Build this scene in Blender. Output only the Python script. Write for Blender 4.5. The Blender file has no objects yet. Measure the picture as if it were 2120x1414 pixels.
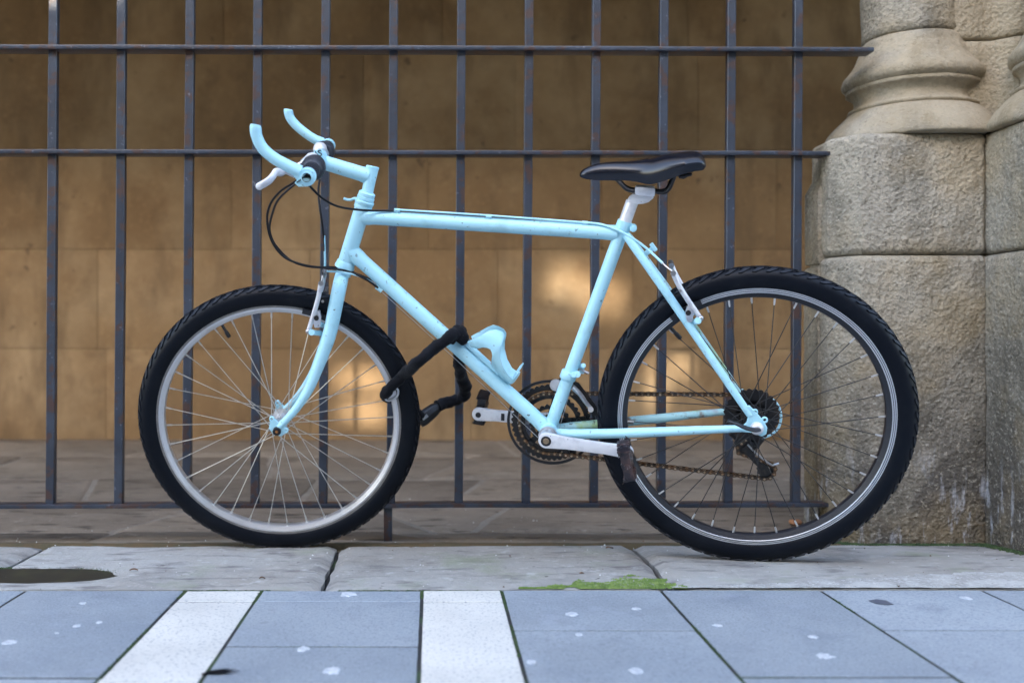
import bpy, bmesh, math, random
import numpy as np
from mathutils import Vector, Matrix, noise as mnoise
random.seed(7)
R = math.radians
C = bpy.context.scene.collection
SC = bpy.context.scene

# ------------------------------------------------------------------ camera, sky, sun, exposure
CAMZ = 0.504
FPX, PX0, PY0 = 2050.0, 895.0, 703.0            # focal length and principal point in photo pixels
cd = bpy.data.cameras.new("camera"); cam = bpy.data.objects.new("camera", cd); C.objects.link(cam)
cam.location = (0, 0, CAMZ); cam.rotation_euler = (R(90), 0, 0)
cd.sensor_width = 36; cd.lens = 36 * FPX / 2120
cd.shift_x = (1060 - PX0) / 2120; cd.shift_y = (PY0 - 707) / 2120
cd.clip_start = 0.05; cd.clip_end = 600
cd.dof.use_dof = True; cd.dof.focus_distance = 2.12; cd.dof.aperture_fstop = 2.4
SC.camera = cam

SUN = Vector((-0.22, -1.0, 0.50)).normalized()    # direction towards the sun
w = bpy.data.worlds.new("World"); SC.world = w; w.use_nodes = True
nt = w.node_tree; bg = nt.nodes["Background"]
sky = nt.nodes.new("ShaderNodeTexSky"); sky.sky_type = 'NISHITA'; sky.sun_disc = False
sky.sun_elevation = math.asin(SUN.z); sky.sun_rotation = math.atan2(SUN.x, SUN.y)
sky.air_density = 1.0; sky.dust_density = 2.5; sky.ozone_density = 1.0
nt.links.new(sky.outputs[0], bg.inputs[0]); bg.inputs[1].default_value = 0.15
sl = bpy.data.lights.new("sun", 'SUN'); sl.energy = 3.6; sl.angle = R(0.55); sl.color = (1.0, 0.93, 0.82)
so = bpy.data.objects.new("sun", sl); C.objects.link(so)
so.rotation_euler = SUN.to_track_quat('Z', 'Y').to_euler()
SC.view_settings.view_transform = 'Standard'; SC.view_settings.look = 'None'
SC.view_settings.gamma = 1; SC.view_settings.use_curve_mapping = False
SC.view_settings.exposure = 3.25
SC.render.engine = 'CYCLES'
SC.cycles.use_denoising = True
SC.cycles.max_bounces = 8; SC.cycles.diffuse_bounces = 5
SC.cycles.sample_clamp_indirect = 6

# ------------------------------------------------------------------ helpers
def v(*a): return np.array(a, float)
def unit(a): return a / np.linalg.norm(a)
def ray(px, py): return v((px - PX0) / FPX, 1, (PY0 - py) / FPX)
def pd(px, py, y): return ray(px, py) * y + v(0, 0, CAMZ)
def pg(px, py, z=0.0):
    d = ray(px, py); return d * ((z - CAMZ) / d[2]) + v(0, 0, CAMZ)

def spline(pts, n=8, closed=False):
    P = [np.array(p, float) for p in pts]; out = []
    m = len(P)
    for i in range(m if closed else m - 1):
        if closed: a, b, c, d = P[i - 1], P[i], P[(i + 1) % m], P[(i + 2) % m]
        else: a, b, c, d = P[max(i - 1, 0)], P[i], P[i + 1], P[min(i + 2, m - 1)]
        for k in range(n):
            t = k / n
            out.append(.5 * ((2 * b) + (c - a) * t + (2 * a - 5 * b + 4 * c - d) * t * t + (3 * b - a - 3 * c + d) * t ** 3))
    if not closed: out.append(P[-1])
    return out
def rspline(rs, n=8):
    return [float(x[0]) for x in spline([[r] for r in rs], n)]

class MB:
    def __init__(s): s.V = []; s.F = []; s.M = []
    def add(s, V, F, m=0):
        o = len(s.V); s.V += [tuple(map(float, q)) for q in V]
        for f in F: s.F.append(tuple(i + o for i in f)); s.M.append(m)
    def tube(s, pts, r, seg=10, m=0, cap=True, flat=1.0, up=None):
        pts = [np.array(p, float) for p in pts]; n = len(pts)
        rs = [r] * n if np.isscalar(r) else list(r)
        T = [unit(pts[min(i + 1, n - 1)] - pts[max(i - 1, 0)]) for i in range(n)]
        a = np.array(up, float) if up is not None else (v(0, 0, 1) if abs(T[0][2]) < .9 else v(1, 0, 0))
        a = unit(a - T[0] * (a @ T[0])); V = []
        for i in range(n):
            a = unit(a - T[i] * (a @ T[i])); b = np.cross(T[i], a)
            for k in range(seg):
                t = 2 * math.pi * k / seg
                V.append(pts[i] + rs[i] * (math.cos(t) * a + flat * math.sin(t) * b))
        F = [(i * seg + k, i * seg + (k + 1) % seg, (i + 1) * seg + (k + 1) % seg, (i + 1) * seg + k)
             for i in range(n - 1) for k in range(seg)]
        if cap: F += [tuple(range(seg))[::-1], tuple((n - 1) * seg + k for k in range(seg))]
        s.add(V, F, m)
    def box(s, c, ax, ay, az, m=0):
        c, ax, ay, az = map(np.array, (c, ax, ay, az))
        V = [c + i * ax + j * ay + k * az for i in (-1, 1) for j in (-1, 1) for k in (-1, 1)]
        s.add(V, [(0, 1, 3, 2), (4, 6, 7, 5), (0, 4, 5, 1), (2, 3, 7, 6), (0, 2, 6, 4), (1, 5, 7, 3)], m)
    def prism(s, poly, vec, m=0):
        n = len(poly); P = [np.array(p, float) for p in poly]; vec = np.array(vec)
        s.add(P + [p + vec for p in P], [tuple(range(n))[::-1], tuple(range(n, 2 * n))] +
              [(i, (i + 1) % n, n + (i + 1) % n, n + i) for i in range(n)], m)
    def lathe(s, c, axis, prof, seg=24, m=0, closed=False, xdir=None):
        c = np.array(c, float); axis = unit(np.array(axis, float))
        a = np.array(xdir, float) if xdir is not None else (v(0, 0, 1) if abs(axis[2]) < .9 else v(1, 0, 0))
        a = unit(a - axis * (a @ axis)); b = np.cross(axis, a); n = len(prof)
        V = [c + axis * h + r * (math.cos(t) * a + math.sin(t) * b) for (r, h) in prof
             for t in [2 * math.pi * k / seg for k in range(seg)]]
        F = [(i * seg + k, i * seg + (k + 1) % seg, ((i + 1) % n) * seg + (k + 1) % seg, ((i + 1) % n) * seg + k)
             for i in range(n if closed else n - 1) for k in range(seg)]
        if not closed: F += [tuple(range(seg))[::-1], tuple((n - 1) * seg + k for k in range(seg))]
        s.add(V, F, m)
    def ball(s, c, r, m=0, seg=10, sc=None):
        prof = [(r * math.sin(t), -r * math.cos(t)) for t in [math.pi * (k + .02) / (6 + .04) for k in range(7)]]
        o = len(s.V); s.lathe(c, (0, 0, 1), prof, seg, m)
        if sc is not None:
            for i in range(o, len(s.V)):
                d = np.array(s.V[i]) - c; s.V[i] = tuple(np.array(c) + sc @ d)
    def ring(s, c, axis, outer, inner, th, m=0, xdir=None):
        """flat ring; outer / inner are equally long lists of radii"""
        c = np.array(c, float); axis = unit(np.array(axis, float))
        a = np.array(xdir, float) if xdir is not None else (v(0, 0, 1) if abs(axis[2]) < .9 else v(1, 0, 0))
        a = unit(a - axis * (a @ axis)); b = np.cross(axis, a); n = len(outer); V = []
        for rad in (outer, inner):
            for h in (-th / 2, th / 2):
                for k in range(n):
                    t = 2 * math.pi * k / n
                    V.append(c + axis * h + rad[k] * (math.cos(t) * a + math.sin(t) * b))
        F = []
        for k in range(n):
            q = (k + 1) % n
            F += [(k, q, n + q, n + k), (2 * n + k, 3 * n + k, 3 * n + q, 2 * n + q), (n + k, n + q, 3 * n + q, 3 * n + k), (k, 2 * n + k, 2 * n + q, q)]
        s.add(V, F, m)
    def build(s, name, mats, parent=None, base=None, bevel=0, seg=2, smooth=True, angle=38, noise=None):
        me = bpy.data.meshes.new(name)
        V = np.array(s.V) if base is None else np.array(s.V) - np.array(base)
        me.from_pydata([tuple(x) for x in V], [], s.F)
        for mt in (mats if isinstance(mats, (list, tuple)) else [mats]): me.materials.append(mt)
        for p, mi in zip(me.polygons, s.M): p.material_index = mi
        bm = bmesh.new(); bm.from_mesh(me)
        bmesh.ops.recalc_face_normals(bm, faces=bm.faces)
        if bevel:
            E = [e for e in bm.edges if len(e.link_faces) == 2 and e.calc_face_angle(0) > R(35)]
            bmesh.ops.bevel(bm, geom=E, offset=bevel, segments=seg, affect='EDGES', profile=.6, clamp_overlap=True)
        bm.to_mesh(me); bm.free()
        if smooth:
            me.polygons.foreach_set("use_smooth", [True] * len(me.polygons))
            me.set_sharp_from_angle(angle=R(angle))
        o = bpy.data.objects.new(name, me); C.objects.link(o)
        if parent is not None: o.parent = parent
        if base is not None and parent is None: o.location = tuple(base)
        return o

def tag(o, label=None, cat=None, group=None, kind=None):
    for k, x in (("label", label), ("category", cat), ("group", group), ("kind", kind)):
        if x: o[k] = x
    return o
def empty(name, loc=(0, 0, 0), parent=None):
    o = bpy.data.objects.new(name, None); C.objects.link(o); o.location = tuple(loc); o.empty_display_size = .05
    if parent: o.parent = parent
    return o

def mat(name, base, rough=.6, metal=0.0, layers=(), bumps=(), spec=.5, coat=0, rand=0, sheen=0):
    """layers: (colour, scale, detail, lo, hi, amount, stretch) mixes colour in where noise runs lo..hi"""
    m = bpy.data.materials.new(name); m.use_nodes = True; t = m.node_tree; N = t.nodes; L = t.links
    b = N["Principled BSDF"]; b.inputs["Roughness"].default_value = rough; b.inputs["Metallic"].default_value = metal
    b.inputs["Specular IOR Level"].default_value = spec; b.inputs["Coat Weight"].default_value = coat; b.inputs["Coat Roughness"].default_value = .15
    if sheen: b.inputs["Sheen Weight"].default_value = sheen
    tc = N.new("ShaderNodeTexCoord"); src = tc.outputs["Object"]
    if rand:
        oi = N.new("ShaderNodeObjectInfo"); ad = N.new("ShaderNodeVectorMath"); ad.operation = 'ADD'
        ml = N.new("ShaderNodeMath"); ml.operation = 'MULTIPLY'; ml.inputs[1].default_value = 40 if rand > .04 else 0
        L.new(oi.outputs["Random"], ml.inputs[0]); L.new(src, ad.inputs[0]); L.new(ml.outputs[0], ad.inputs[1]); src = ad.outputs[0]
    def nz(scale, detail, stretch, kind='NOISE', dist=0):
        mp = N.new("ShaderNodeMapping"); L.new(src, mp.inputs[0]); mp.inputs["Scale"].default_value = stretch
        if kind == 'VORO':
            n = N.new("ShaderNodeTexVoronoi"); n.inputs["Scale"].default_value = scale; L.new(mp.outputs[0], n.inputs["Vector"]); return n.outputs["Distance"]
        n = N.new("ShaderNodeTexNoise"); n.inputs["Scale"].default_value = scale; n.inputs["Detail"].default_value = detail
        n.inputs["Roughness"].default_value = .6; n.inputs["Distortion"].default_value = dist
        L.new(mp.outputs[0], n.inputs["Vector"]); return n.outputs["Fac"]
    col = N.new("ShaderNodeRGB"); col.outputs[0].default_value = (*base, 1); col = col.outputs[0]
    for ly in layers:
        c2, sc, de, lo, hi, am = ly[:6]; st = ly[6] if len(ly) > 6 else (1, 1, 1)
        f = nz(sc, de, st)
        mr = N.new("ShaderNodeMapRange"); mr.inputs[1].default_value = lo; mr.inputs[2].default_value = hi
        mr.inputs[4].default_value = am; L.new(f, mr.inputs[0])
        mx = N.new("ShaderNodeMix"); mx.data_type = 'RGBA'; L.new(mr.outputs[0], mx.inputs[0])
        L.new(col, mx.inputs[6]); mx.inputs[7].default_value = (*c2, 1); col = mx.outputs[2]
    if rand:
        hs = N.new("ShaderNodeHueSaturation"); mr = N.new("ShaderNodeMapRange"); mr.inputs[3].default_value = 1 - rand; mr.inputs[4].default_value = 1 + rand
        L.new(oi.outputs["Random"], mr.inputs[0]); L.new(mr.outputs[0], hs.inputs["Value"]); L.new(col, hs.inputs["Color"]); col = hs.outputs[0]
    L.new(col, b.inputs["Base Color"])
    nrm = None
    for sc, de, stg, dist in [x[:4] for x in bumps]:
        f = nz(sc, de, (1, 1, 1)) if de else nz(sc, 0, (1, 1, 1), 'VORO'); bp = N.new("ShaderNodeBump"); bp.inputs["Strength"].default_value = stg; bp.inputs["Distance"].default_value = dist
        L.new(f, bp.inputs["Height"])
        if nrm: L.new(nrm, bp.inputs["Normal"])
        nrm = bp.outputs[0]
    if nrm: L.new(nrm, b.inputs["Normal"])
    m["col"] = 0
    return m

M = {}
M['paint'] = mat("pale_blue_paint", (.37, .66, .76), .42, 0, [((.42, .72, .83), 9, 4, .35, .7, .8), ((.22, .38, .42), 16, 7, .56, .72, .45), ((.13, .17, .18), 95, 5, .64, .70, .7), ((.06, .06, .06), 42, 6, .69, .72, .8), ((.20, .11, .05), 26, 8, .71, .74, .7)], [(220, 3, .08, .001)])
M['paint_worn'] = mat("worn_blue_paint", (.36, .62, .66), .45, 0, [((.30, .45, .10), 14, 5, .50, .62, .7), ((.16, .07, .025), 22, 6, .54, .64, .9), ((.05, .04, .03), 60, 5, .62, .68, .8), ((.32, .33, .40), 9, 4, .62, .7, .6)], [(150, 3, .2, .001)])
M['white_paint'] = mat("white_lever_paint", (.72, .72, .74), .35, 0, [((.45, .45, .48), 60, 4, .6, .75, .5)], [])
M['alloy'] = mat("scuffed_alloy", (.62, .63, .66), .38, .75, [((.36, .37, .40), 40, 6, .5, .72, .6, (1, 1, 3)), ((.07, .07, .08), 120, 5, .67, .72, .8)], [(300, 3, .08, .0006)])
M['alloy_lt'] = mat("pale_alloy", (.70, .70, .72), .42, .35, [((.40, .40, .43), 50, 6, .52, .72, .5), ((.08, .07, .07), 90, 5, .66, .71, .85)], [(300, 3, .08, .0006)])
M['rim_silver'] = mat("aged_rim_alloy", (.66, .66, .67), .36, .8, [((.40, .38, .35), 20, 5, .5, .75, .5)], [])
M['rim_grey'] = mat("brake_track_grey", (.20, .19, .18), .5, .55, [((.34, .33, .31), 40, 5, .45, .7, .6)], [])
M['rim_black'] = mat("black_rim", (.012, .013, .018), .4, 0, [((.05, .05, .055), 40, 5, .6, .8, .5)], [])
M['spoke_silver'] = mat("spoke_steel", (.55, .54, .51), .35, .85)
M['spoke_black'] = mat("spoke_black", (.012, .012, .014), .4)
M['nipple'] = mat("nipple_brass", (.62, .62, .62), .35, .7)
M['rubber'] = mat("tyre_rubber", (.0022, .0036, .0070), .44, 0, [((.010, .012, .016), 12, 5, .5, .8, .6), ((.11, .105, .10), 110, 4, .70, .77, .45)], [(260, 3, .15, .0008)], spec=.16)
M['tread'] = mat("tread_rubber", (.010, .012, .017), .45, 0, [((.025, .026, .03), 30, 5, .5, .75, .55)], [(200, 3, .2, .001)], spec=.2)
M['saddle'] = mat("saddle_vinyl", (.0018, .0032, .0085), .26, 0, [((.006, .008, .014), 25, 5, .55, .8, .5)], [(500, 2, .06, .0005)])
M['black'] = mat("black_plastic", (.006, .006, .008), .40, 0, [((.05, .05, .052), 50, 4, .55, .8, .5)])
M['cable'] = mat("cable_housing", (.004, .004, .006), .45, spec=.3)
M['grip'] = mat("worn_grip_rubber", (.022, .025, .034), .5, 0, [((.05, .055, .07), 60, 4, .5, .7, .7)], [(300, 3, .2, .001)])
M['fabric'] = mat("black_lock_sleeve", (.003, .0035, .006), .85, 0, [((.008, .009, .012), 30, 4, .45, .7, .7)], [(90, 4, .5, .004), (900, 2, .3, .0005)], sheen=.05, spec=.15)
M['steel'] = mat("bare_steel", (.45, .45, .46), .3, .9)
M['grime'] = mat("greasy_black_steel", (.014, .013, .013), .45, .3, [((.07, .045, .025), 40, 5, .5, .75, .7)], [(200, 3, .2, .001)])
M['grime2'] = mat("dusty_greased_steel", (.018, .017, .016), .5, .3, [((.08, .06, .045), 40, 5, .5, .7, .7)], [(200, 3, .2, .001)])
M['plate'] = mat("oily_chain_plate", (.055, .042, .030), .42, .5, [((.13, .06, .022), 60, 4, .45, .6, .8)], rand=.3)
M['chain'] = mat("rusty_chain", (.34, .25, .16), .40, .6, [((.20, .09, .03), 60, 4, .45, .6, .8), ((.50, .46, .42), 90, 3, .58, .7, .6)], rand=.3)
M['broken'] = mat("torn_pedal_plastic", (.016, .013, .016), .32, 0, [((.075, .042, .036), 30, 5, .45, .56, .85), ((.30, .30, .33), 75, 5, .60, .66, .8)], [(120, 4, .5, .003)])
M['iron'] = mat("painted_iron", (.016, .021, .032), .42, .05, [((.036, .046, .066), 7, 5, .4, .7, .8), ((.012, .014, .02), 30, 6, .50, .7, .7), ((.050, .022, .014), 30, 8, .53, .60, .9), ((.15, .16, .19), 75, 5, .64, .70, .6)], [(110, 5, .5, .002)], spec=.6)

def stone(name, base, alt, dark, rough=.9, bump=((14, 6, .4, .012), (130, 5, .5, .004)), rand=.12, extra=()):
    return mat(name, base, rough, 0, [(alt, 2.2, 6, .35, .68, .9), (dark, 5, 8, .52, .78, .7), (tuple(min(1, x * 1.35) for x in base), 38, 4, .55, .75, .45), (tuple(x * .35 for x in base), 70, 5, .66, .74, .6)] + list(extra), bump, rand=rand, spec=.15)
M['wall'] = stone("ochre_sandstone", (.190, .122, .062), (.138, .084, .041), (.062, .039, .022), bump=((9, 5, .3, .012), (90, 4, .3, .003)), rand=.035, extra=[((.30, .215, .125), 1.3, 6, .48, .66, .55), ((.055, .036, .022), 11, 5, .66, .72, .75), ((.10, .065, .035), 3.3, 7, .52, .70, .7, (1.6, 1, .5))])
M['core'] = mat("mortar_dark", (.10, .07, .04), .95)
M['flag'] = stone("worn_brown_flagstone", (.21, .175, .138), (.15, .122, .094), (.085, .07, .058), .75, ((7, 7, .7, .012), (60, 6, .6, .004)), .16, [((.045, .038, .032), 9, 8, .56, .66, .8, (1, 3, 1)), ((.30, .26, .22), 22, 6, .62, .72, .6)])
M['kerbstone'] = stone("grey_kerb_sandstone", (.345, .335, .31), (.255, .232, .20), (.135, .13, .125), .8, ((8, 7, .6, .014), (70, 8, .7, .005)), .06, [((.11, .10, .10), 9, 9, .53, .68, .75, (1, 3, 1)), ((.46, .45, .43), 26, 6, .60, .70, .6), ((.045, .04, .035), 55, 5, .67, .71, .8), ((.20, .24, .13), 6, 6, .55, .72, .45)])
M['kerbstrip'] = mat("sandy_mortar_strip", (.38, .37, .345), .9, 0, [((.26, .25, .23), 24, 8, .40, .60, .85), ((.56, .55, .52), 140, 4, .54, .68, .7), ((.08, .075, .06), 170, 4, .62, .68, .8)], [(160, 5, .6, .003)])
M['silt'] = mat("brown_silt", (.085, .055, .022), .9, 0, [((.05, .045, .02), 20, 6, .45, .65, .8)], [(120, 5, .6, .004)])
M['granite'] = mat("blue_grey_granite", (.238, .268, .298), .66, 0, [((.298, .328, .352), 3.0, 6, .38, .66, .9), ((.165, .19, .225), 9, 7, .55, .72, .55), ((.10, .12, .15), 210, 3, .50, .68, .6), ((.40, .43, .47), 240, 2, .60, .72, .6), ((.12, .135, .15), 1.7, 8, .56, .72, .45), ((.15, .16, .19), 26, 7, .64, .72, .5), ((.33, .36, .42), 11, 8, .60, .70, .35)], [(300, 3, .5, .0016), (18, 4, .12, .006)], rand=.09)
M['granite_white'] = mat("white_granite", (.60, .58, .53), .62, 0, [((.47, .455, .42), 5, 6, .42, .7, .75), ((.22, .23, .25), 170, 3, .55, .67, .8), ((.10, .09, .08), 150, 3, .70, .735, .9), ((.45, .45, .40), 14, 7, .62, .72, .45)], [(420, 3, .3, .0012)], rand=.03)
M['joint'] = mat("joint_dirt", (.02, .02, .02), .95, 0, [((.03, .055, .02), 7, 5, .5, .6, .9), ((.14, .14, .14), 30, 5, .62, .7, .7)], [(150, 5, .7, .004)])
M['gum'] = mat("trodden_gum", (.50, .52, .54), .7, 0, [((.30, .33, .37), 110, 5, .42, .62, .85)], [(200, 3, .3, .001)])
M['moss'] = mat("bright_moss", (.13, .20, .045), .9, 0, [((.24, .31, .09), 60, 4, .45, .65, .8), ((.05, .09, .02), 40, 4, .55, .7, .6)])
M['moss_dark'] = mat("dark_moss", (.035, .062, .02), .9, 0, [((.07, .11, .03), 70, 4, .5, .7, .8), ((.05, .035, .02), 40, 4, .55, .7, .6)])
M['leaf'] = mat("dry_leaf", (.11, .06, .03), .7, 0, [((.06, .035, .02), 50, 4, .5, .7, .8)])
M['pale_bit'] = mat("pale_litter", (.6, .6, .58), .7)
M['terracotta'] = mat("broken_brick", (.42, .20, .10), .9, 0, [((.25, .12, .07), 40, 5, .5, .7, .7)], [(90, 4, .6, .004)])
M['opp'] = stone("facade_sandstone", (.20, .165, .125), (.17, .14, .105), (.12, .1, .075))
M['ceiling'] = mat("vault_plaster", (.40, .31, .20), .9)
M['water'] = mat("murky_water", (.020, .019, .013), .5, 0, [((.045, .045, .022), 20, 5, .5, .7, .7)], spec=.5)
M['glass'] = mat("dark_glass", (.03, .035, .04), .08)

# pier stone: rough buff stone, damp dark foot, white salt runs (both are stains on the stone itself)
def pier_mat(rough=1.0):
    m = stone("weathered_pier_stone", (.32, .282, .215), (.265, .240, .192), (.165, .145, .115), .92, ((30, 4, .5, .010), (95, 0, .50 * rough, .006), (170, 0, .40 * rough, .004)), .04)
    t = m.node_tree; N = t.nodes; L = t.links; b = N["Principled BSDF"]; b.inputs["Specular IOR Level"].default_value = .1
    old = b.inputs["Base Color"].links[0].from_socket
    geo = N.new("ShaderNodeNewGeometry"); sx = N.new("ShaderNodeSeparateXYZ"); L.new(geo.outputs["Position"], sx.inputs[0])
    def noise(sc, st, de=6):
        mp = N.new("ShaderNodeMapping"); mp.inputs["Scale"].default_value = st; L.new(geo.outputs["Position"], mp.inputs[0])
        n = N.new("ShaderNodeTexNoise"); n.inputs["Scale"].default_value = sc; n.inputs["Detail"].default_value = de; n.inputs["Roughness"].default_value = .62; L.new(mp.outputs[0], n.inputs[0]); return n.outputs[0]
    def mathn(op, a, bb, c=None):
        n = N.new("ShaderNodeMath"); n.operation = op; n.use_clamp = True
        for i, x in enumerate((a, bb)):
            if isinstance(x, (int, float)): n.inputs[i].default_value = x
            else: L.new(x, n.inputs[i])
        return n.outputs[0]
    def mr(x, a, b2, c=0, d=1):
        n = N.new("ShaderNodeMapRange"); L.new(x, n.inputs[0]); n.inputs[1].default_value = a; n.inputs[2].default_value = b2; n.inputs[3].default_value = c; n.inputs[4].default_value = d; return n.outputs[0]
    def mix(f, a, c):
        n = N.new("ShaderNodeMix"); n.data_type = 'RGBA'; L.new(f, n.inputs[0]); L.new(a, n.inputs[6]); n.inputs[7].default_value = (*c, 1); return n.outputs[2]
    z = sx.outputs[2]
    damp = mathn('MULTIPLY', mr(z, .62, .16), mr(noise(5, (1, 1, .6)), .30, .50))
    col = mix(mathn('MULTIPLY', damp, .85), old, (.060, .054, .050))
    soot = mathn('MULTIPLY', mr(noise(7, (1, 1, .35), 8), .47, .64), 1.0); col = mix(mathn('MULTIPLY', soot, .62), col, (.09, .08, .062))
    pits = mr(noise(85, (1, 1, 1.3), 3), .57, .66); col = mix(mathn('MULTIPLY', pits, .2 + .35 * rough), col, (.07, .06, .045))
    grains = mr(noise(110, (1, 1, 1.2), 2), .56, .68); col = mix(mathn('MULTIPLY', grains, .1 + .35 * rough), col, (.46, .42, .34))
    ochre = mr(noise(2.6, (1, 1, 1), 4), .50, .62); col = mix(mathn('MULTIPLY', ochre, .35), col, (.34, .25, .13))
    salt = mathn('MULTIPLY', mathn('MULTIPLY', mr(z, .26, .12), mr(noise(22, (1.6, 1.6, .28)), .53, .62)), mr(noise(5, (1, 1, 1)), .42, .55))
    col = mix(mathn('MULTIPLY', salt, .75), col, (.48, .49, .52))
    salt2 = mathn('MULTIPLY', mr(z, .75, .2), mr(noise(3.2, (2.5, 1, .5), 8), .60, .72))
    col = mix(mathn('MULTIPLY', salt2, .6), col, (.42, .43, .46))
    L.new(col, b.inputs["Base Color"])
    return m
M['pier'] = pier_mat(); M['pier_smooth'] = pier_mat(.45)

def fb(p, sc, oc=4):
    return mnoise.fractal(Vector((p[0] * sc, p[1] * sc, p[2] * sc)), .9, 2.1, oc)

# ------------------------------------------------------------------ the setting: ground
PZ = .009                                           # top of the front pavement
def plane(name, x0, x1, y0, y1, z, m, kind='structure'):
    b = MB(); b.add([(x0, y0, z), (x1, y0, z), (x1, y1, z), (x0, y1, z)], [(0, 1, 2, 3)])
    return tag(b.build(name, m), kind=kind)
plane("ground", -150, 150, -150, 150, -.045, M['joint'])
pavement = empty("pavement", (0, 1.5, PZ)); tag(pavement, kind='structure')
bed = MB(); bed.box((0, -1.3, PZ - .012), (5, 0, 0), (0, 3.255, 0), (0, 0, .0102)); bed.build("bedding", M['joint'], pavement, (0, 1.5, PZ))
KX = lambda px: (px - PX0) / FPX * YK
YK = FPX * (CAMZ - PZ) / (1221 - PY0)               # front edge of the kerb (depth)
def yrow(py): return FPX * (CAMZ - PZ) / (py - PY0)
cols = [(-600, -440, 'w', [1290]), (-440, -272, 'g', [1265, 1350]), (-272, 55, 'g', [1330]), (55, 385, 'g', [1402]), (385, 543, 'w', [1244.5]), (543, 874, 'g', [1244.5, 1337]),
        (874, 1038, 'w', [1246, 1470]), (1038, 1367, 'g', [1304.5, 1440]), (1367, 1697, 'g', [1400.5]), (1697, 2030, 'g', [1304.5, 1445]), (2030, 2360, 'g', [1390]), (2360, 2520, 'w', [1300]), (2520, 2850, 'g', [1330]), (2850, 3180, 'g', [1290]), (3180, 3510, 'g', [1345]), (3510, 3840, 'g', [1300]), (3840, 4000, 'w', [1280]), (4000, 4330, 'g', [1350])]
cols = [(-2250, -1920, 'g', [1300]), (-1920, -1590, 'g', [1340]), (-1590, -1260, 'g', [1290]), (-1260, -930, 'g', [1330]), (-930, -600, 'g', [1310])] + cols
paver_at = []
for a, b_, kind, rows in cols:
    x0, x1 = KX(a) + .0034, KX(b_) - .0034
    ys = [YK - .003] + [yrow(p) for p in rows]
    step = .29 if kind == 'g' else .42
    while ys[-1] > -1.6: ys.append(ys[-1] - step * random.uniform(.95, 1.05))
    for i in range(len(ys) - 1):
        y1, y0 = ys[i] - .0025, ys[i + 1] + .0025
        if y1 < .6 and random.random() < 0: continue
        cx, cy = (x0 + x1) / 2, (y0 + y1) / 2
        dz = random.uniform(-.0008, .0008); tx, ty = random.uniform(-.002, .002), random.uniform(-.002, .002)
        m = MB(); nx, ny = (6, 6)
        # wobbly outline
        top = []
        pts = [(x0, y0), (x1, y0), (x1, y1), (x0, y1)]
        ring = []
        for k in range(4):
            p, q = pts[k], pts[(k + 1) % 4]
            for j in range(7):
                t = j / 7; x = p[0] + (q[0] - p[0]) * t; y = p[1] + (q[1] - p[1]) * t
                if j: x += .0007 * fb((x * 30, y * 30, k), 1); y += .0007 * fb((x * 30 + 9, y * 30, k), 1)
                ring.append((x, y))
        n = len(ring)
        hz = lambda x, y: PZ + dz + (x - cx) * tx + (y - cy) * ty
        ins = [(cx + (x - cx) * (1 - .0022 / (x1 - x0) * 2), cy + (y - cy) * (1 - .0016 / max(y1 - y0, .03) * 2)) for x, y in ring]
        V = [(x, y, PZ - .03) for x, y in ring] + [(x, y, hz(x, y) - .0009) for x, y in ring] + [(x, y, hz(x, y)) for x, y in ins]
        F = [(k, (k + 1) % n, n + (k + 1) % n, n + k) for k in range(n)] + [(n + k, n + (k + 1) % n, 2 * n + (k + 1) % n, 2 * n + k) for k in range(n)] + [tuple(range(2 * n, 3 * n))]
        m.add(V, F)
        o = m.build("paver", M['granite' if kind == 'g' else 'granite_white'], pavement, (0, 1.5, PZ), angle=25)
        paver_at.append((x0, x1, y0, y1, o))
def paver_of(x, y):
    for x0, x1, y0, y1, o in paver_at:
        if x0 <= x <= x1 and y0 <= y <= y1: return o
    return None
# trodden gum on the pavers
for px, py, r in [(20, 1329, 15), (160, 1295, 9), (205, 1288, 7), (686, 1387, 20), (627, 1343, 14), (721, 1229, 17), (1184, 1271, 15), (1317, 1260, 10), (1486, 1295, 11), (1683, 1318, 11), (1706, 1358, 19), (1317, 1388, 17), (1100, 1370, 12), (2000, 1238, 13), (1198, 1313, 8), (172, 1248, 8), (118, 1310, 5)]:
    c = pg(px, py, PZ + .0005); o = paver_of(c[0], c[1])
    if o is None: continue
    rr = r / FPX * c[1]; m = MB(); n = 22; base = []; top = []
    for k in range(n):
        t = 2 * math.pi * k / n; q = .92 * rr * (1 + .55 * fb((math.cos(t) * 2.2 + px, math.sin(t) * 2.2, py), 1, 4))
        base.append((c[0] + q * math.cos(t), c[1] + q * math.sin(t) * 1.1, PZ - .0004)); top.append((c[0] + .86 * q * math.cos(t), c[1] + .95 * q * math.sin(t), PZ + .0016))
    m.add(base + top + [(c[0], c[1], PZ + .0021)], [(k, (k + 1) % n, n + (k + 1) % n, n + k) for k in range(n)] + [(n + k, n + (k + 1) % n, 2 * n) for k in range(n)])
    m.build("gum_spot", M['gum'], o, (0, 1.5, PZ))
# dark oil-like scuff flat on a paver
for poly in [[(1798, 1243), (1815, 1240), (1835, 1243), (1850, 1251), (1832, 1252), (1812, 1249)]]:
    m = MB(); m.prism([pg(a, b_, PZ + .0014) for a, b_ in poly], (0, 0, .0006)); m.build("dark_splash", mat("dark_splash", (.09, .10, .13), .4), paver_of(*pg(1825, 1246, PZ)[:2]), (0, 1.5, PZ))

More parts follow.
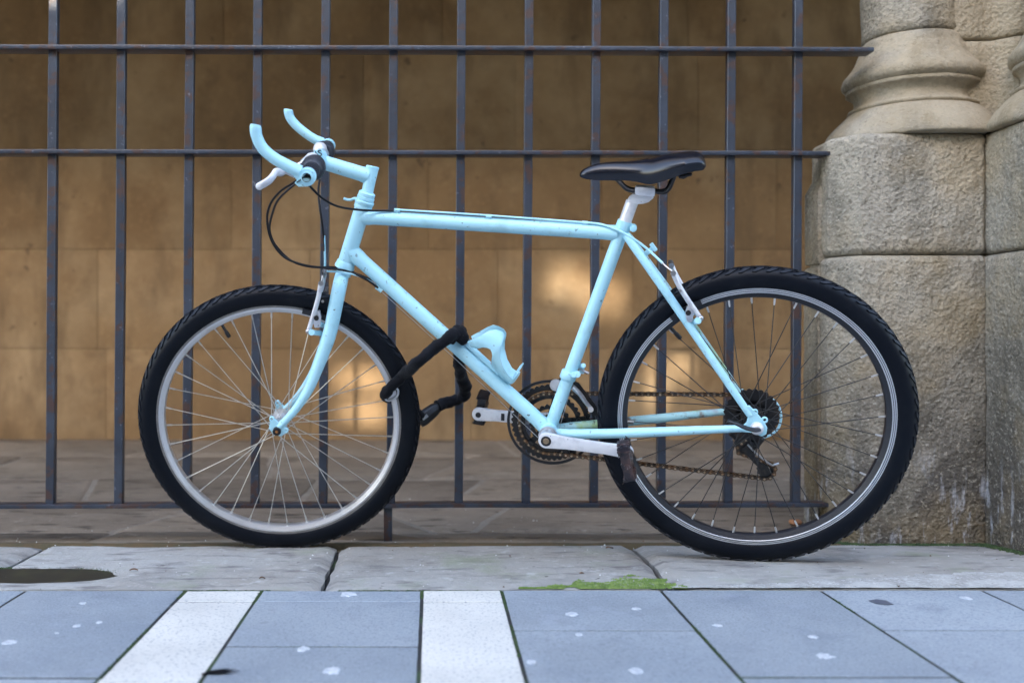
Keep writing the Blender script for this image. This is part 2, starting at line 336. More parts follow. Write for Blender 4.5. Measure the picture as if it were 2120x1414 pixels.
# kerb row
YB = 2.435
def sm(t): t = min(1, max(0, t)); return t * t * (3 - 2 * t)
def kz(x, y):
    t = (y - YK) / (YB - YK); s = sm((x + .2) / .75)
    return .011 * (1 - t) + s * .0125 * 4 * max(0, t * (1 - t))
kerb = empty("kerb", (0, 2.2, 0)); tag(kerb, kind='structure')
def kslab(name, ptsF, ptsB, m, nx=36, ny=10, lift=0, rough=.0016, seed=0, par=None, edge=.006, thick=.05):
    """slab between a front polyline and a back polyline (world xy)"""
    b = MB(); V = []; 
    def at(P, t):
        k = t * (len(P) - 1); i = min(int(k), len(P) - 2); f = k - i; return P[i] * (1 - f) + P[i + 1] * f
    for j in range(ny + 1):
        for i in range(nx + 1):
            s, t = i / nx, j / ny
            p = at(ptsF, s) * (1 - t) + at(ptsB, s) * t
            z = kz(p[0], p[1]) + lift + rough * fb((p[0] + seed, p[1], 0), 9, 5) + .6 * rough * fb((p[0] + seed, p[1], 3), 40, 3)
            d = min(s * abs(ptsF[-1][0] - ptsF[0][0]), (1 - s) * abs(ptsF[-1][0] - ptsF[0][0]), t * .46, (1 - t) * .46)
            z -= edge * max(0, 1 - d / .02) ** 2
            V.append((p[0], p[1], z))
    W = nx + 1
    F = [(j * W + i, j * W + i + 1, (j + 1) * W + i + 1, (j + 1) * W + i) for j in range(ny) for i in range(nx)]
    rim = [i for i in range(W)] + [j * W + nx for j in range(1, ny + 1)] + [ny * W + i for i in range(nx - 1, -1, -1)] + [j * W for j in range(ny - 1, 0, -1)]
    o = len(V); V += [(V[k][0], V[k][1], -thick) for k in rim]; n = len(rim)
    F += [(rim[k], o + k, o + (k + 1) % n, rim[(k + 1) % n]) for k in range(n)]
    b.add(V, F); return b.build(name, m, par or kerb, (0, 2.2, 0), angle=50)
def kp(px, py, z=.005): return pg(px, py, z)[:2]
fy = lambda px: v((px - PX0) / FPX * YK, YK)
def bk(px): return v((px - PX0) / FPX * YB, YB)
joints = [[(-2300, 1219), (-2050, 1134)], [(-1500, 1219), (-1290, 1134)], [(-700, 1219), (-520, 1134)], [(-210, 1219), (-60, 1134)], [(-85, 1219), (96, 1133)], [(666, 1219), (703, 1128)], [(1392, 1219), (1303, 1128)], [(2490, 1219), (2230, 1128)], [(3300, 1219), (3020, 1128)], [(4300, 1219), (3960, 1128)]]
def jp(j, side):
    g = .005 * side; f = (j[0][0] - PX0) / FPX * YK; b_ = (j[1][0] - PX0) / FPX * YB
    return v(f + g, YK + .002), v(b_ + g, YB - .008)
def joint_line(j, side, n=8, wob=.006, seed=0):
    a, b_ = jp(j, side)
    return [a + (b_ - a) * k / n + v(wob * fb((k * .9 + seed, 1, 2), 1, 2) * (0 < k < n), 0) for k in range(n + 1)]
for i in range(len(joints) - 1):
    a, b_ = joints[i], joints[i + 1]
    LA, LB = joint_line(a, 1.1, seed=i), joint_line(b_, -1.1, seed=i + 1)
    # grid: rows run from the left joint to the right joint
    bmb = MB(); ny = len(LA) - 1; sub = 3; ny2 = ny * sub; nx = max(8, int(np.linalg.norm(LA[0] - LB[0]) / .02)); V = []
    def lerp(Lx, t): k = t * (len(Lx) - 1); q = min(int(k), len(Lx) - 2); f = k - q; return Lx[q] * (1 - f) + Lx[q + 1] * f
    for j in range(ny2 + 1):
        for k in range(nx + 1):
            s, t = k / nx, j / ny2; p = lerp(LA, t) * (1 - s) + lerp(LB, t) * s
            wd = np.linalg.norm(LA[0] - LB[0]); d = min(s * wd, (1 - s) * wd, t * .47 * .8 + .004, (1 - t) * .47)
            z = kz(p[0], p[1]) + .0020 * fb((p[0] + i * 3, p[1], 0), 6, 5) + .0009 * fb((p[0], p[1], 3), 45, 4) - (.010 if min(s, 1 - s) * wd < .022 else .0035) * max(0, 1 - d / .022) ** 2
            # worn hollow that holds the puddle
            e = ((p[0] + .845) / .21) ** 2 + ((p[1] - 2.095) / .085) ** 2
            z -= .011 * max(0, 1 - e)
            V.append((p[0], p[1], z))
    W = nx + 1; F = [(j * W + k, j * W + k + 1, (j + 1) * W + k + 1, (j + 1) * W + k) for j in range(ny2) for k in range(nx)]
    rim = [k for k in range(W)] + [j * W + nx for j in range(1, ny2 + 1)] + [ny2 * W + k for k in range(nx - 1, -1, -1)] + [j * W for j in range(ny2 - 1, 0, -1)]
    o = len(V); V += [(V[k][0], V[k][1], -.05) for k in rim]; n = len(rim)
    F += [(rim[k], o + k, o + (k + 1) % n, rim[(k + 1) % n]) for k in range(n)]
    bmb.add(V, F); bmb.build("kerb_stone", M['kerbstone'], kerb, (0, 2.2, 0), angle=60)
m = MB(); m.box((0, (YK + YB) / 2, -.028), (5, 0, 0), (0, (YB - YK) / 2 + .03, 0), (0, 0, .012)); m.build("bedding", M['joint'], kerb, (0, 2.2, 0))
# sandy mortar strip smeared along the front of the right kerb stone
m = MB(); V = []; nx, ny = 90, 6
for j in range(ny + 1):
    for i in range(nx + 1):
        s = i / nx; x = .475 + s * 1.26; wdt = (.018 + .105 * sm(s * 1.8)) * (1 + .30 * fb((x, 0, 0), 7, 4) + .22 * fb((x, 4, 0), 60, 3)); y = YK + .001 + wdt * j / ny
        z = kz(x, y) + .0016 * math.cos(j / ny * 1.5) + .0012 * fb((x, y, 0), 60, 3) - (.006 if j == ny else 0) + .0006
        V.append((x, y, z))
W = nx + 1; m.add(V, [(j * W + i, j * W + i + 1, (j + 1) * W + i + 1, (j + 1) * W + i) for j in range(ny) for i in range(nx)])
m.build("mortar_strip", M['kerbstrip'], kerb, (0, 2.2, 0), angle=60)

# floor of the passage behind the fence: irregular flagstones
YW = 5.03                                            # face of the back wall
floor = empty("passage_floor", (0, 3.7, 0)); tag(floor, kind='structure')
FZ = -.002
m = MB(); m.box((0, 3.75, -.022), (5.2, 0, 0), (0, 1.33, 0), (0, 0, .012)); m.build("bedding", mat("pale_mortar", (.22, .195, .16), .9, 0, [((.16, .13, .1), 20, 5, .45, .65, .8)], [(90, 5, .5, .004)]), floor, (0, 3.7, 0))
def flag(poly, dz=0):
    P = np.array(poly); c = P.mean(0); n = len(P); rg = []
    for k in range(n):
        p, q = P[k], P[(k + 1) % n]; L = np.linalg.norm(q - p); s = max(3, int(L / .05))
        for j in range(s):
            t = j / s; x = p + (q - p) * t
            if j: x = x + v(.008 * fb((x[0] * 7, x[1] * 7, 1), 1, 3), .008 * fb((x[0] * 7, x[1] * 7, 8), 1, 3))
            rg.append(x)
    n = len(rg); m = MB(); ins = []
    for x in rg:
        d = c - x; ins.append(x + d / np.linalg.norm(d) * .012)
    f = lambda x, z: (x[0], x[1], z)
    V = [f(x, -.03) for x in rg] + [f(x, FZ + dz - .005) for x in rg] + [f(x, FZ + dz + .0015 * fb((x[0], x[1], 0), 5, 3)) for x in ins] + [f(c, FZ + dz)]
    F = [(k, (k + 1) % n, n + (k + 1) % n, n + k) for k in range(n)] + [(n + k, n + (k + 1) % n, 2 * n + (k + 1) % n, 2 * n + k) for k in range(n)] + [(2 * n + k, 2 * n + (k + 1) % n, 3 * n) for k in range(n)]
    m.add(V, F); m.build("flagstone", M['flag'], floor, (0, 3.7, 0), angle=60)
rows = [2.452, 2.625, 3.02, 3.62, 4.3, 5.05]
edges = [[-5.1, -3.6, -2.3, -1.42, -.86, -.02, .93, 1.9, 3.2, 5.1], [-5.1, -3.2, -1.9, -.78, -.10, .17, 1.55, 2.6, 3.9, 5.1], [-5.1, -3.9, -2.6, -1.15, -.42, .12, 1.35, 2.7, 5.1], [-5.1, -3.1, -1.75, -.65, .06, 1.2, 2.3, 3.6, 5.1], [-5.1, -3.4, -2.2, -1.3, .35, 1.7, 3.1, 5.1]]
for r in range(5):
    y0, y1 = rows[r] + .008, rows[r + 1] - .008; e = edges[r]
    for k in range(len(e) - 1):
        sk = .10 * math.sin(k * 2.3 + r * 1.7); sk2 = .10 * math.sin((k + 1) * 2.3 + r * 1.7)
        if k == 0: sk = 0
        if k == len(e) - 2: sk2 = 0
        g = .009
        flag([(e[k] + g - sk, y0), (e[k + 1] - g - sk2, y0), (e[k + 1] - g + sk2, y1), (e[k] + g + sk, y1)], random.uniform(-.007, .001))
# thin brown silt in the seam between kerb and floor
m = MB(); V = []; nx = 160
for i in range(nx + 1):
    x = -2.2 + 4.4 * i / nx
    for j, dy in enumerate((-.028, -.012, .012, .026)):
        yy = 2.443 + dy * (1.0 + .5 * fb((x, j, 0), 3, 3)); V.append((x, yy, (.0015 if j in (1, 2) else -.012) + .0015 * fb((x, j, 5), 12, 3) + max(0, kz(x, yy))))
m.add(V, [(i * 4 + j, (i + 1) * 4 + j, (i + 1) * 4 + j + 1, i * 4 + j + 1) for i in range(nx) for j in range(3)])
tag(m.build("silt", M['silt'], None, (0, 0, 0), angle=60), kind='stuff')

# puddle
m = MB(); n = 120; pc = v(-.845, 2.095, 0); V = []
for k in range(n):
    t = 2 * math.pi * k / n; q = 1 + .13 * fb((math.cos(t) * 1.5, math.sin(t) * 1.5, 4), 1, 4) + .06 * fb((math.cos(t) * 9, math.sin(t) * 9, 4), 1, 3)
    V.append((pc[0] - .01 + .20 * q * math.cos(t), pc[1] + .083 * q * math.sin(t), .0036))
m.add(V + [(pc[0], pc[1], .0036)], [(k, (k + 1) % n, n) for k in range(n)])
tag(m.build("puddle", M['water']), kind='structure')

# ------------------------------------------------------------------ back wall of sandstone blocks
wall = empty("sandstone_wall", (0, YW + .2, 0))
tag(wall, "long ochre sandstone block wall behind the iron fence", "wall")
m = MB(); m.box((0, YW + .22, 1.9), (7, 0, 0), (0, .20, 0), (0, 0, 1.9)); m.build("core", M['core'], wall, (0, YW + .2, 0))
zc = lambda py: CAMZ + (PY0 - py) / FPX * YW
courses = [-.03, zc(722), zc(516), zc(311), zc(106), zc(-105), zc(-320), zc(-540), 3.8]
for r in range(len(courses) - 1):
    z0, z1 = courses[r], courses[r + 1]
    x = -6.8 + (r % 3) * .37; first = [-1.95, -.72, .05, .96, 1.85] 
    xs = [-6.8]
    seedx = {1: [-1.7, -.62, .33, 1.02, 1.62], 2: [-1.95, -1.02, -.02, .86, 1.75], 3: [-1.6, -.35, .42, 1.35], 4: [-1.06, .05, 1.3]}.get(r, None)
    while xs[-1] < -2.6: xs.append(xs[-1] + random.uniform(.75, 1.25))
    if seedx: xs = [q for q in xs if q < seedx[0] - .4] + seedx
    while xs[-1] < 6.2: xs.append(xs[-1] + random.uniform(.75, 1.25))
    xs[-1] = 6.8
    for k in range(len(xs) - 1):
        a, b_ = xs[k] + .0008, xs[k + 1] - .0008; pr = random.uniform(-.003, .003)
        mb = MB(); mb.box(((a + b_) / 2, YW + .03 + pr, (z0 + z1) / 2), ((b_ - a) / 2, 0, 0), (0, .03, 0), (0, 0, (z1 - z0) / 2 - .0008))
        mb.build("stone_block", M['wall'], wall, (0, YW + .2, 0), bevel=.0022)

# passage vault and street fronts (only their light and shade reach the picture)
house = empty("arcade_building", (0, 3, 4)); tag(house, "tall sandstone building front standing over the fenced arcade", "building")
m = MB(); m.box((0, 4.0, 3.2), (9, 0, 0), (0, 1.6, 0), (0, 0, .12)); m.build("ceiling", M['ceiling'], house, (0, 3, 4))
m = MB(); m.box((0, 2.62, 5.75), (9, 0, 0), (0, .18, 0), (0, 0, 2.7)); m.build("upper_wall", M['opp'], house, (0, 3, 4))

opp = empty("opposite_sun_blocker", (0, -7.2, 0)); tag(opp, "unseen sandstone front added across the street, pierced to shape the sun patches", "building")  # added out of view: blocks the sun except through openings cut for the patches
YO = -7.0
def sunpt(px, py):                                    # where the sun ray that reaches this wall point crosses the opposite front
    p = pd(px, py, YW); t = (YO - p[1]) / SUN.y; return v(p[0] + SUN.x * t, p[2] + SUN.z * t)
holes = []
for x0, y0, x1, y1 in [(1140, 542, 1225, 572), (1130, 572, 1295, 622), (1195, 622, 1300, 662), (698, 762, 800, 812), (712, 826, 798, 880), (1345, 742, 1378, 860), (1398, 716, 1428, 800)]:
    a, b_ = sunpt(x0, y1), sunpt(x1, y0); holes.append((a[0], a[1], b_[0], b_[1]))
xsC = sorted({-12.0, 12.0} | {h[0] for h in holes} | {h[2] for h in holes}); zsC = sorted({-.04, 8.7} | {h[1] for h in holes} | {h[3] for h in holes})
m = MB()
for i in range(len(xsC) - 1):
    for j in range(len(zsC) - 1):
        xm, zm = (xsC[i] + xsC[i + 1]) / 2, (zsC[j] + zsC[j + 1]) / 2
        if any(h[0] < xm < h[2] and h[1] < zm < h[3] for h in holes): continue
        m.box((xm, YO, zm), ((xsC[i + 1] - xsC[i]) / 2, 0, 0), (0, .03, 0), (0, 0, (zsC[j + 1] - zsC[j]) / 2))
# added slats that dim and soften the sun coming through each opening
for h, fill in zip(holes, (.62, .55, .66, .35, .3, .5, .5)):
    n = max(3, int((h[3] - h[1]) / .05)); st = (h[3] - h[1]) / n
    sh = MB()
    for k in range(n): sh.box(((h[0] + h[2]) / 2, YO, h[1] + st * (k + .5)), ((h[2] - h[0]) / 2, 0, 0), (0, .004, 0), (0, 0, st * fill / 2))
    tag(sh.build("sun_dimming_slats", M['opp'], opp, (0, -7.2, 0), smooth=False), kind='stuff')
m.build("wall", M['opp'], opp, (0, -7.2, 0), smooth=False)

# ------------------------------------------------------------------ stone piers
def poly_block(poly, z0, z1, disp=.004, seed=0, bev=.012, res=.0048, draft=0):
    """block with a rounded, rough-tooled skin: rings of a resampled polygon"""
    P = [np.array(p, float) for p in poly]; n = len(P); rg = []
    for k in range(n):
        p, q = P[k], P[(k + 1) % n]; L = np.linalg.norm(q - p); s = max(1, int(L / res))
        for j in range(s): rg.append(p + (q - p) * j / s)
    c = np.mean(P, 0); nr = len(rg); cdist = [min(np.linalg.norm(q - p) for p in P) for q in rg]
    T = [unit(rg[(k + 1) % nr] - rg[k - 1]) for k in range(nr)]; Nn = [v(t[1], -t[0]) for t in T]
    if np.mean([(rg[k] - c) @ Nn[k] for k in range(nr)]) < 0: Nn = [-x for x in Nn]
    zs = [z0, z0 + .003, z0 + bev * .4, z0 + bev] + list(np.linspace(z0 + bev, z1 - bev, max(2, int((z1 - z0) / res)))[1:-1]) + [z1 - bev, z1 - bev * .4, z1 - .003, z1]
    V = []
    for z in zs:
        e = min(z - z0, z1 - z); ins = bev * max(0, 1 - e / bev) ** 2
        for k in range(nr):
            p = rg[k]
            mg = sm((min(e, cdist[k]) - .012) / .02); d = disp * (fb((p[0] + seed, p[1], z), 11, 4) * .55 + (.12 + .88 * mg) * (fb((p[0] + seed, p[1], z), 95, 2) * .30 + .25 * mg)) if 0 < e else 0
            q = p + Nn[k] * (d - ins); V.append((q[0], q[1], z))
    m = len(zs); F = [(i * nr + k, i * nr + (k + 1) % nr, (i + 1) * nr + (k + 1) % nr, (i + 1) * nr + k) for i in range(m - 1) for k in range(nr)]
    F += [tuple(range(nr))[::-1], tuple((m - 1) * nr + k for k in range(nr))]
    b = MB(); b.add(V, F); return b
def round_part(cx, cy, prof, seed=0, disp=.003, seg=96, a0=0):
    V = []; pr = spline([(r, z) for r, z in prof], 5) if False else prof
    for r, z in pr:
        for k in range(seg):
            t = 2 * math.pi * k / seg; d = disp * (fb((cx + math.cos(t) * r + seed, cy + math.sin(t) * r, z), 14, 5) + .3 * fb((cx + math.cos(t) * r + seed, math.sin(t) * r, z), 60, 3))
            V.append((cx + (r + d) * math.cos(t), cy + (r + d) * math.sin(t), z))
    n = len(pr); b = MB()
    b.add(V, [(i * seg + k, i * seg + (k + 1) % seg, (i + 1) * seg + (k + 1) % seg, (i + 1) * seg + k) for i in range(n - 1) for k in range(seg)] + [tuple(range(seg))[::-1], tuple((n - 1) * seg + k for k in range(seg))])
    return b
def dense(prof, n=4):
    out = []
    for a, b_ in zip(prof[:-1], prof[1:]):
        for k in range(n): out.append((a[0] + (b_[0] - a[0]) * k / n, a[1] + (b_[1] - a[1]) * k / n))
    return out + [prof[-1]]
zb = CAMZ
mould = [(0.219, zb + 0.505), (0.2235, zb + 0.509), (0.2235, zb + 0.516), (0.2195, zb + 0.526), (0.211, zb + 0.54), (0.198, zb + 0.556), (0.184, zb + 0.57), (0.172, zb + 0.582), (0.163, zb + 0.59), (0.156, zb + 0.594), (0.158, zb + 0.596), (0.16, zb + 0.6), (0.158, zb + 0.604), (0.152, zb + 0.606), (0.147, zb + 0.61), (0.143, zb + 0.616), (0.1415, zb + 0.624), (0.1425, zb + 0.632), (0.147, zb + 0.64), (0.154, zb + 0.646), (0.162, zb + 0.65), (0.163, zb + 0.656), (0.16, zb + 0.66), (0.166, zb + 0.664), (0.1715, zb + 0.67), (0.173, zb + 0.678), (0.1715, zb + 0.686), (0.166, zb + 0.695), (0.155, zb + 0.708), (0.146, zb + 0.722), (0.14, zb + 0.735), (0.137, zb + 0.745), (0.131, zb + 0.755), (0.128, zb + 0.77), (0.122, zb + 0.781)]
def pier(cx, cy, name_label, ped, seed, ped_up=None):
    o = empty("stone_pier", (cx, cy, 0)); B = (cx, cy, 0); tag(o, name_label, "pillar", "clustered stone piers beside the fence")
    zj = CAMZ + .208
    poly_block(ped, -.04, zj - .002, .0058, seed).build("pedestal_stone", M['pier'], o, B, angle=60)
    poly_block(ped_up or [((p[0] - cx) * .985 + cx, (p[1] - cy) * .985 + cy) for p in ped], zj + .001, zb + .505, .0066, seed + 5).build("pedestal_stone", M['pier'], o, B, angle=60)
    round_part(cx, cy, dense(mould, 2), seed, .0032, 160).build("base_moulding", M['pier_smooth'], o, B, angle=60)
    zz = zb + .783
    for k, h in enumerate((.75, .9, .9)):
        prof = [(.118, zz), (.1245, zz + .006)] + [(.1245, zz + .006 + (h - .012) * i / 40) for i in range(1, 40)] + [(.1245, zz + h - .006), (.118, zz + h)]
        round_part(cx, cy, prof, seed + 9 + k, .0035).build("shaft_drum", M['pier'], o, B, angle=60); zz += h + .002
    return o
pier(1.266, 2.61, "buff stone pier whose moulded base the fence rails run into", [(1.045, 2.415), (1.348, 2.415), (1.46, 2.52), (1.46, 2.66), (1.06, 2.66), (.992, 2.60), (.992, 2.492)], 0)
pier(1.560, 2.345, "stone pier at the picture edge, set forward of its neighbour", [(1.352, 2.23), (1.43, 2.13), (1.70, 2.13), (1.78, 2.22), (1.78, 2.6), (1.352, 2.6)], 21)
# jamb: dressed wall stone the piers stand against
jam = empty("stone_jamb", (1.3, 2.9, 0)); tag(jam, "plain stone jamb rising between and behind the two piers", "wall")
poly_block([(.985, 2.53), (1.45, 2.53), (1.45, 2.625), (.985, 2.625)], -.04, CAMZ + .19, .003, 31).build("jamb_stone", M['pier'], jam, (1.3, 2.9, 0), angle=60)
b = MB()
zt = CAMZ + .47
P0 = [(.985, 2.53), (1.45, 2.53), (1.45, 2.625), (.985, 2.625)]; P1 = [(1.04, 2.55), (1.40, 2.55), (1.40, 2.61), (1.04, 2.61)]
b.add([(x, y, CAMZ + .193) for x, y in P0] + [(x, y, zt - .09) for x, y in P0] + [(x, y, zt + .02) for x, y in P1], [(3, 2, 1, 0)] + [(k, (k + 1) % 4, 4 + (k + 1) % 4, 4 + k) for k in range(4)] + [(4 + k, 4 + (k + 1) % 4, 8 + (k + 1) % 4, 8 + k) for k in range(4)] + [(8, 9, 10, 11)])
b.build("jamb_stone", M['pier'], jam, (1.3, 2.9, 0), bevel=.008)
for z0, z1, s in ((CAMZ + .40, CAMZ + .755, 3), (CAMZ + .758, CAMZ + 1.3, 4), (CAMZ + 1.303, CAMZ + 2.1, 6), (CAMZ + 2.103, 3.8, 7)):
    poly_block([(1.315, 2.50), (1.41, 2.50), (1.455, 2.455), (1.62, 2.455), (1.62, 2.95), (1.42, 2.95)], z0, z1, .004, 40 + s, bev=.008, res=.016).build("jamb_stone", M['pier'], jam, (1.3, 2.9, 0), angle=60)
# far-left pier of the same arcade, out of the picture: not built

# ------------------------------------------------------------------ iron fence
YF = 2.4875
fence = empty("iron_fence", (-.4, YF, 0)); tag(fence, "blue grey painted iron fence of upright bars and three flat rails", "fence")
FB = (-.4, YF, 0)
yaw = .012
def fpt(x, dy, z): return v(x, YF + dy + x * yaw, z)
def fbox(x0, x1, d0, d1, z0, z1, lean=0):
    b = MB(); V = [fpt(x + lean * (z - .6), d, z) for x in (x0, x1) for d in (d0, d1) for z in (z0, z1)]
    b.add(V, [(0, 1, 3, 2), (4, 6, 7, 5), (0, 4, 5, 1), (2, 3, 7, 6), (0, 2, 6, 4), (1, 5, 7, 3)]); return b
zr = lambda py, y=YF - .013: CAMZ + (PY0 - py) / FPX * y
RL = [(1.110, zr(104), zr(95)), (1.022, zr(320), zr(311.3)), (1.002, zr(1051.5), zr(1043))]
XL = -3.2
for xr, z0, z1 in RL:
    b = MB(); n = 60
    for i in range(n + 1):
        x = XL + (xr - XL) * i / n; wz = .0012 * fb((x, z0, 0), 2.2, 2); wy = .0012 * fb((x, z0, 5), 2.5, 2)
        b.V += [tuple(fpt(x, d + wy, z + wz)) for d, z in ((-.0135, z0), (-.0135, z1), (.0345, z1), (.0345, z0))]
    for i in range(n):
        for k in range(4): b.F.append((i * 4 + k, i * 4 + (k + 1) % 4, (i + 1) * 4 + (k + 1) % 4, (i + 1) * 4 + k)); b.M.append(0)
    b.F += [(0, 1, 2, 3), (n * 4 + 3, n * 4 + 2, n * 4 + 1, n * 4)]; b.M += [0, 0]
    b.build("rail", M['iron'], fence, FB, bevel=.0018)
fbox(XL, 1.13, -.0135, .0345, 1.70, 1.711).build("rail", M['iron'], fence, FB, bevel=.0018)
zbot = RL[2][2]
for i in range(-9, 12):
    px = 108.5 + 140.55 * i; x = (px - PX0) / FPX * YF
    b = MB(); n = 24; hw = .0107
    for k in range(n + 1):
        z = zbot - .002 + (1.7015 - zbot) * k / n; dx = .0062 * (z - .6) + .0009 * fb((x * 3, z, 0), 2, 2); dd = .0009 * fb((x * 3, z, 7), 2, 2)
        b.V += [tuple(fpt(x + dx + a * hw, d + dd, z)) for a, d in ((-1, .0005), (1, .0005), (1, .0205), (-1, .0205))]
    for k in range(n):
        for q in range(4): b.F.append((k * 4 + q, k * 4 + (q + 1) % 4, (k + 1) * 4 + (q + 1) % 4, (k + 1) * 4 + q)); b.M.append(0)
    b.F += [(3, 2, 1, 0), (n * 4, n * 4 + 1, n * 4 + 2, n * 4 + 3)]; b.M += [0, 0]
    b.build("bar", M['iron'], fence, FB, bevel=.0016, seg=1)
for px in (803, -320):
    x = (px - PX0) / FPX * YF; fbox(x - .0105, x + .0105, .0, .021, -.03, RL[2][1] + .001).build("foot", M['iron'], fence, FB, bevel=.0016)

# ------------------------------------------------------------------ bicycle
CR = v(.68376, 2.11109, -.16778 + CAMZ); CF = v(-.3562, 2.3154, -.1914 + CAMZ)
NN = unit(v(-.1912, -.955, -.2266)); NS = unit(v(.0285, -.9577, -.2863))
DD = unit(v(-.9794, .2009, -.0201)); DD = unit(DD - NN * (DD @ NN)); UU = unit(np.cross(NN, DD)); UU = UU if UU[2] > 0 else -UU
STU = unit(v(.2494, -.2706, .9298)); WF = unit(v(-.968, -.0979, .2312)); AX = v(-.3175, 2.3194, -.2007 + CAMZ)
WF = unit(WF - NS * (WF @ NS))
ORG = v(CAMZ * 0, 0, 0)
def onplane(px, py, P, n, off):
    d = ray(px, py); o = v(0, 0, CAMZ); t = ((P - o) @ n + off) / (d @ n); return o + d * t
def F(px, py, off=0.0): return onplane(px, py, CR, NN, off)
def G(px, py, off=0.0): return onplane(px, py, AX, NS, off)
def mirF(p): return p - 2 * ((p - CR) @ NN) * NN
def mirG(p): return p - 2 * ((p - AX) @ NS) * NS
BASE = v(.20, 2.27, 0)
bike = empty("bicycle", BASE); tag(bike, "pale blue painted mountain bike with no rider leaning by the iron fence", "bicycle")
def part(mb, name, mats, parent=None, **k):
    return mb.build(name, mats, parent or bike, BASE, **k)
P_ = M['paint']

# --- frame
BBC = F(1137, 890)
f = MB()
f.lathe(BBC, NN, [(.017, -.035), (.0205, -.035), (.0205, -.034), (.0205, .034), (.0205, .035), (.017, .035)], 28)
frame = part(f, "frame", [P_])
frame["label"] = "bottom bracket shell joining the frame tubes"
def tubepart(name, pts, r, seg=20, m=None, parent=None, n=1):
    b = MB(); b.tube(pts, r, seg); return part(b, name, [m or P_], parent if parent is not None else frame)
HT0, HT1 = F(752, 427), F(714.5, 549)
hd = unit(HT1 - HT0)
b = MB(); b.tube([HT0, HT0 + (HT1 - HT0) * .5, HT1], .0180, 24)
b.lathe(HT0, -hd, [(.0180, -.006), (.0200, -.004), (.0200, .004), (.0175, .005)], 24)
b.lathe(HT1, hd, [(.0180, -.010), (.0200, -.008), (.0212, -.001), (.0225, .002), (.0225, .006), (.019, .008)], 28)
part(b, "head_tube", [P_], frame)
TT0, TT1 = F(747, 449), F(1279, 482.7)
dt_ = unit(TT1 - TT0)
tubepart("top_tube", [TT0, TT0 + dt_ * .019, TT0 + dt_ * .026, TT0 + dt_ * .034, TT1 - dt_ * .03, TT1 - dt_ * .018, TT1], [.0178, .0174, .0163, .0156, .0156, .0162, .0168], 24)
DT0 = F(723, 517); dd0 = unit(BBC - DT0)
tubepart("down_tube", [DT0, DT0 + dd0 * .026, DT0 + dd0 * .035, DT0 + dd0 * .046, BBC - dd0 * .035, BBC - dd0 * .024, BBC], [.0182, .0182, .0170, .0164, .0164, .0174, .0180], 24)
ST1 = F(1294.5, 458)
b = MB(); b.tube([BBC, F(1277, 506), ST1], [.0140, .0140, .0146], 24)
b.lathe(ST1, unit(ST1 - BBC), [(.0150, -.022), (.0158, -.018), (.0158, .0), (.0135, .0), (.0135, -.004)], 24)
# binder bolt ears behind the seat tube
bc = F(1311, 472); b.tube([bc - NN * .012, bc + NN * .012], .0075, 16); b.tube([bc + NN * .012, bc + NN * .0145], [.0052, .0048], 12)
b.tube([F(1300, 468), bc], .008, 10)
part(b, "seat_tube", [P_], frame)
ss = [F(1296, 487, .012), F(1312, 510, .020), F(1374, 598, .036), F(1423, 669, .046), F(1510, 797, .056), F(1553, 860, .060)]
ssr = [.0085, .0086, .0086, .0084, .0078, .0070]
tubepart("seat_stay", ss, ssr, 16)
tubepart("seat_stay", [mirF(p) for p in ss], ssr, 16, M['paint_worn'])
cs = [F(1150, 897, .018), F(1180, 898.5, .028), F(1260, 897.5, .043), F(1350, 894.5, .053), F(1450, 890, .058), F(1535, 887, .060), F(1560, 886, .060)]
csr = [.011, .0108, .0106, .0104, .0088, .0074, .0055]
tubepart("chain_stay", cs, csr, 16)
csf = [F(1150, 889, -.018), F(1180, 884, -.028), F(1260, 876, -.043), F(1345, 868, -.053), F(1430, 859, -.058), F(1505, 851.5, -.060), F(1560, 848, -.060)]
tubepart("chain_stay", csf, csr, 16, M['paint_worn'])
# dropouts
def dropout(side):
    b = MB(); q = (lambda p: p) if side > 0 else mirF; o = .062
    poly = [(1540, 842), (1551, 838), (1570, 858), (1582, 872), (1588, 884), (1586, 897), (1577, 902), (1567, 898), (1558, 894), (1536, 893), (1534, 881), (1545, 874), (1548, 862)]
    b.prism([q(F(x, y, o - .003)) for x, y in poly], (NN if side > 0 else -NN) * .006)
    for x, y, r in ((1563, 852.5, .0062), (1583, 869, .0066)):
        c = q(F(x, y, o)); b.lathe(c, NN, [(.0032, -.0035), (r, -.0035), (r, .0035), (.0032, .0035)], 18, closed=True)
    return part(b, "dropout", [P_ if side > 0 else M['paint_worn']], frame, bevel=.0012, seg=1)
dropout(1); dropout(-1)
# seat stay bridge, cable stops, housing guide
b = MB(); c0, c1 = F(1334, 527, .0), F(1352, 512, .0); b.tube([F(1318, 540, 0) * 0 + F(1330, 531, -.026), F(1330, 531, .026)], .006, 12)
b.box((F(1330, 530) + F(1354, 513)) / 2, (F(1354, 513) - F(1330, 530)) / 2, NN * .008, unit(np.cross(NN, F(1354, 513) - F(1330, 530))) * .0045)
b.box(F(1353, 512), unit(F(1354, 513) - F(1330, 530)) * .004, NN * .009, unit(np.cross(NN, F(1354, 513) - F(1330, 530))) * .009)
part(b, "brake_bridge", [P_], frame, bevel=.001, seg=1)
for px, py in ((822, 436), (1012, 448.5), (1211, 462)):
    b = MB(); p = F(px, py, .006); d = unit(TT1 - TT0); b.tube([p - d * .006, p + d * .006], .0044, 12); b.box(p - UU * .004, d * .003, NN * .003, UU * .005); part(b, "cable_guide", [P_], frame)
b = MB(); p = F(785, 598, .006); d = unit(BBC - HT1); b.tube([p - d * .008, p + d * .008], .0055, 12); b.box(p + UU * .004, d * .006, NN * .003, UU * .005); part(b, "cable_guide", [P_], frame)

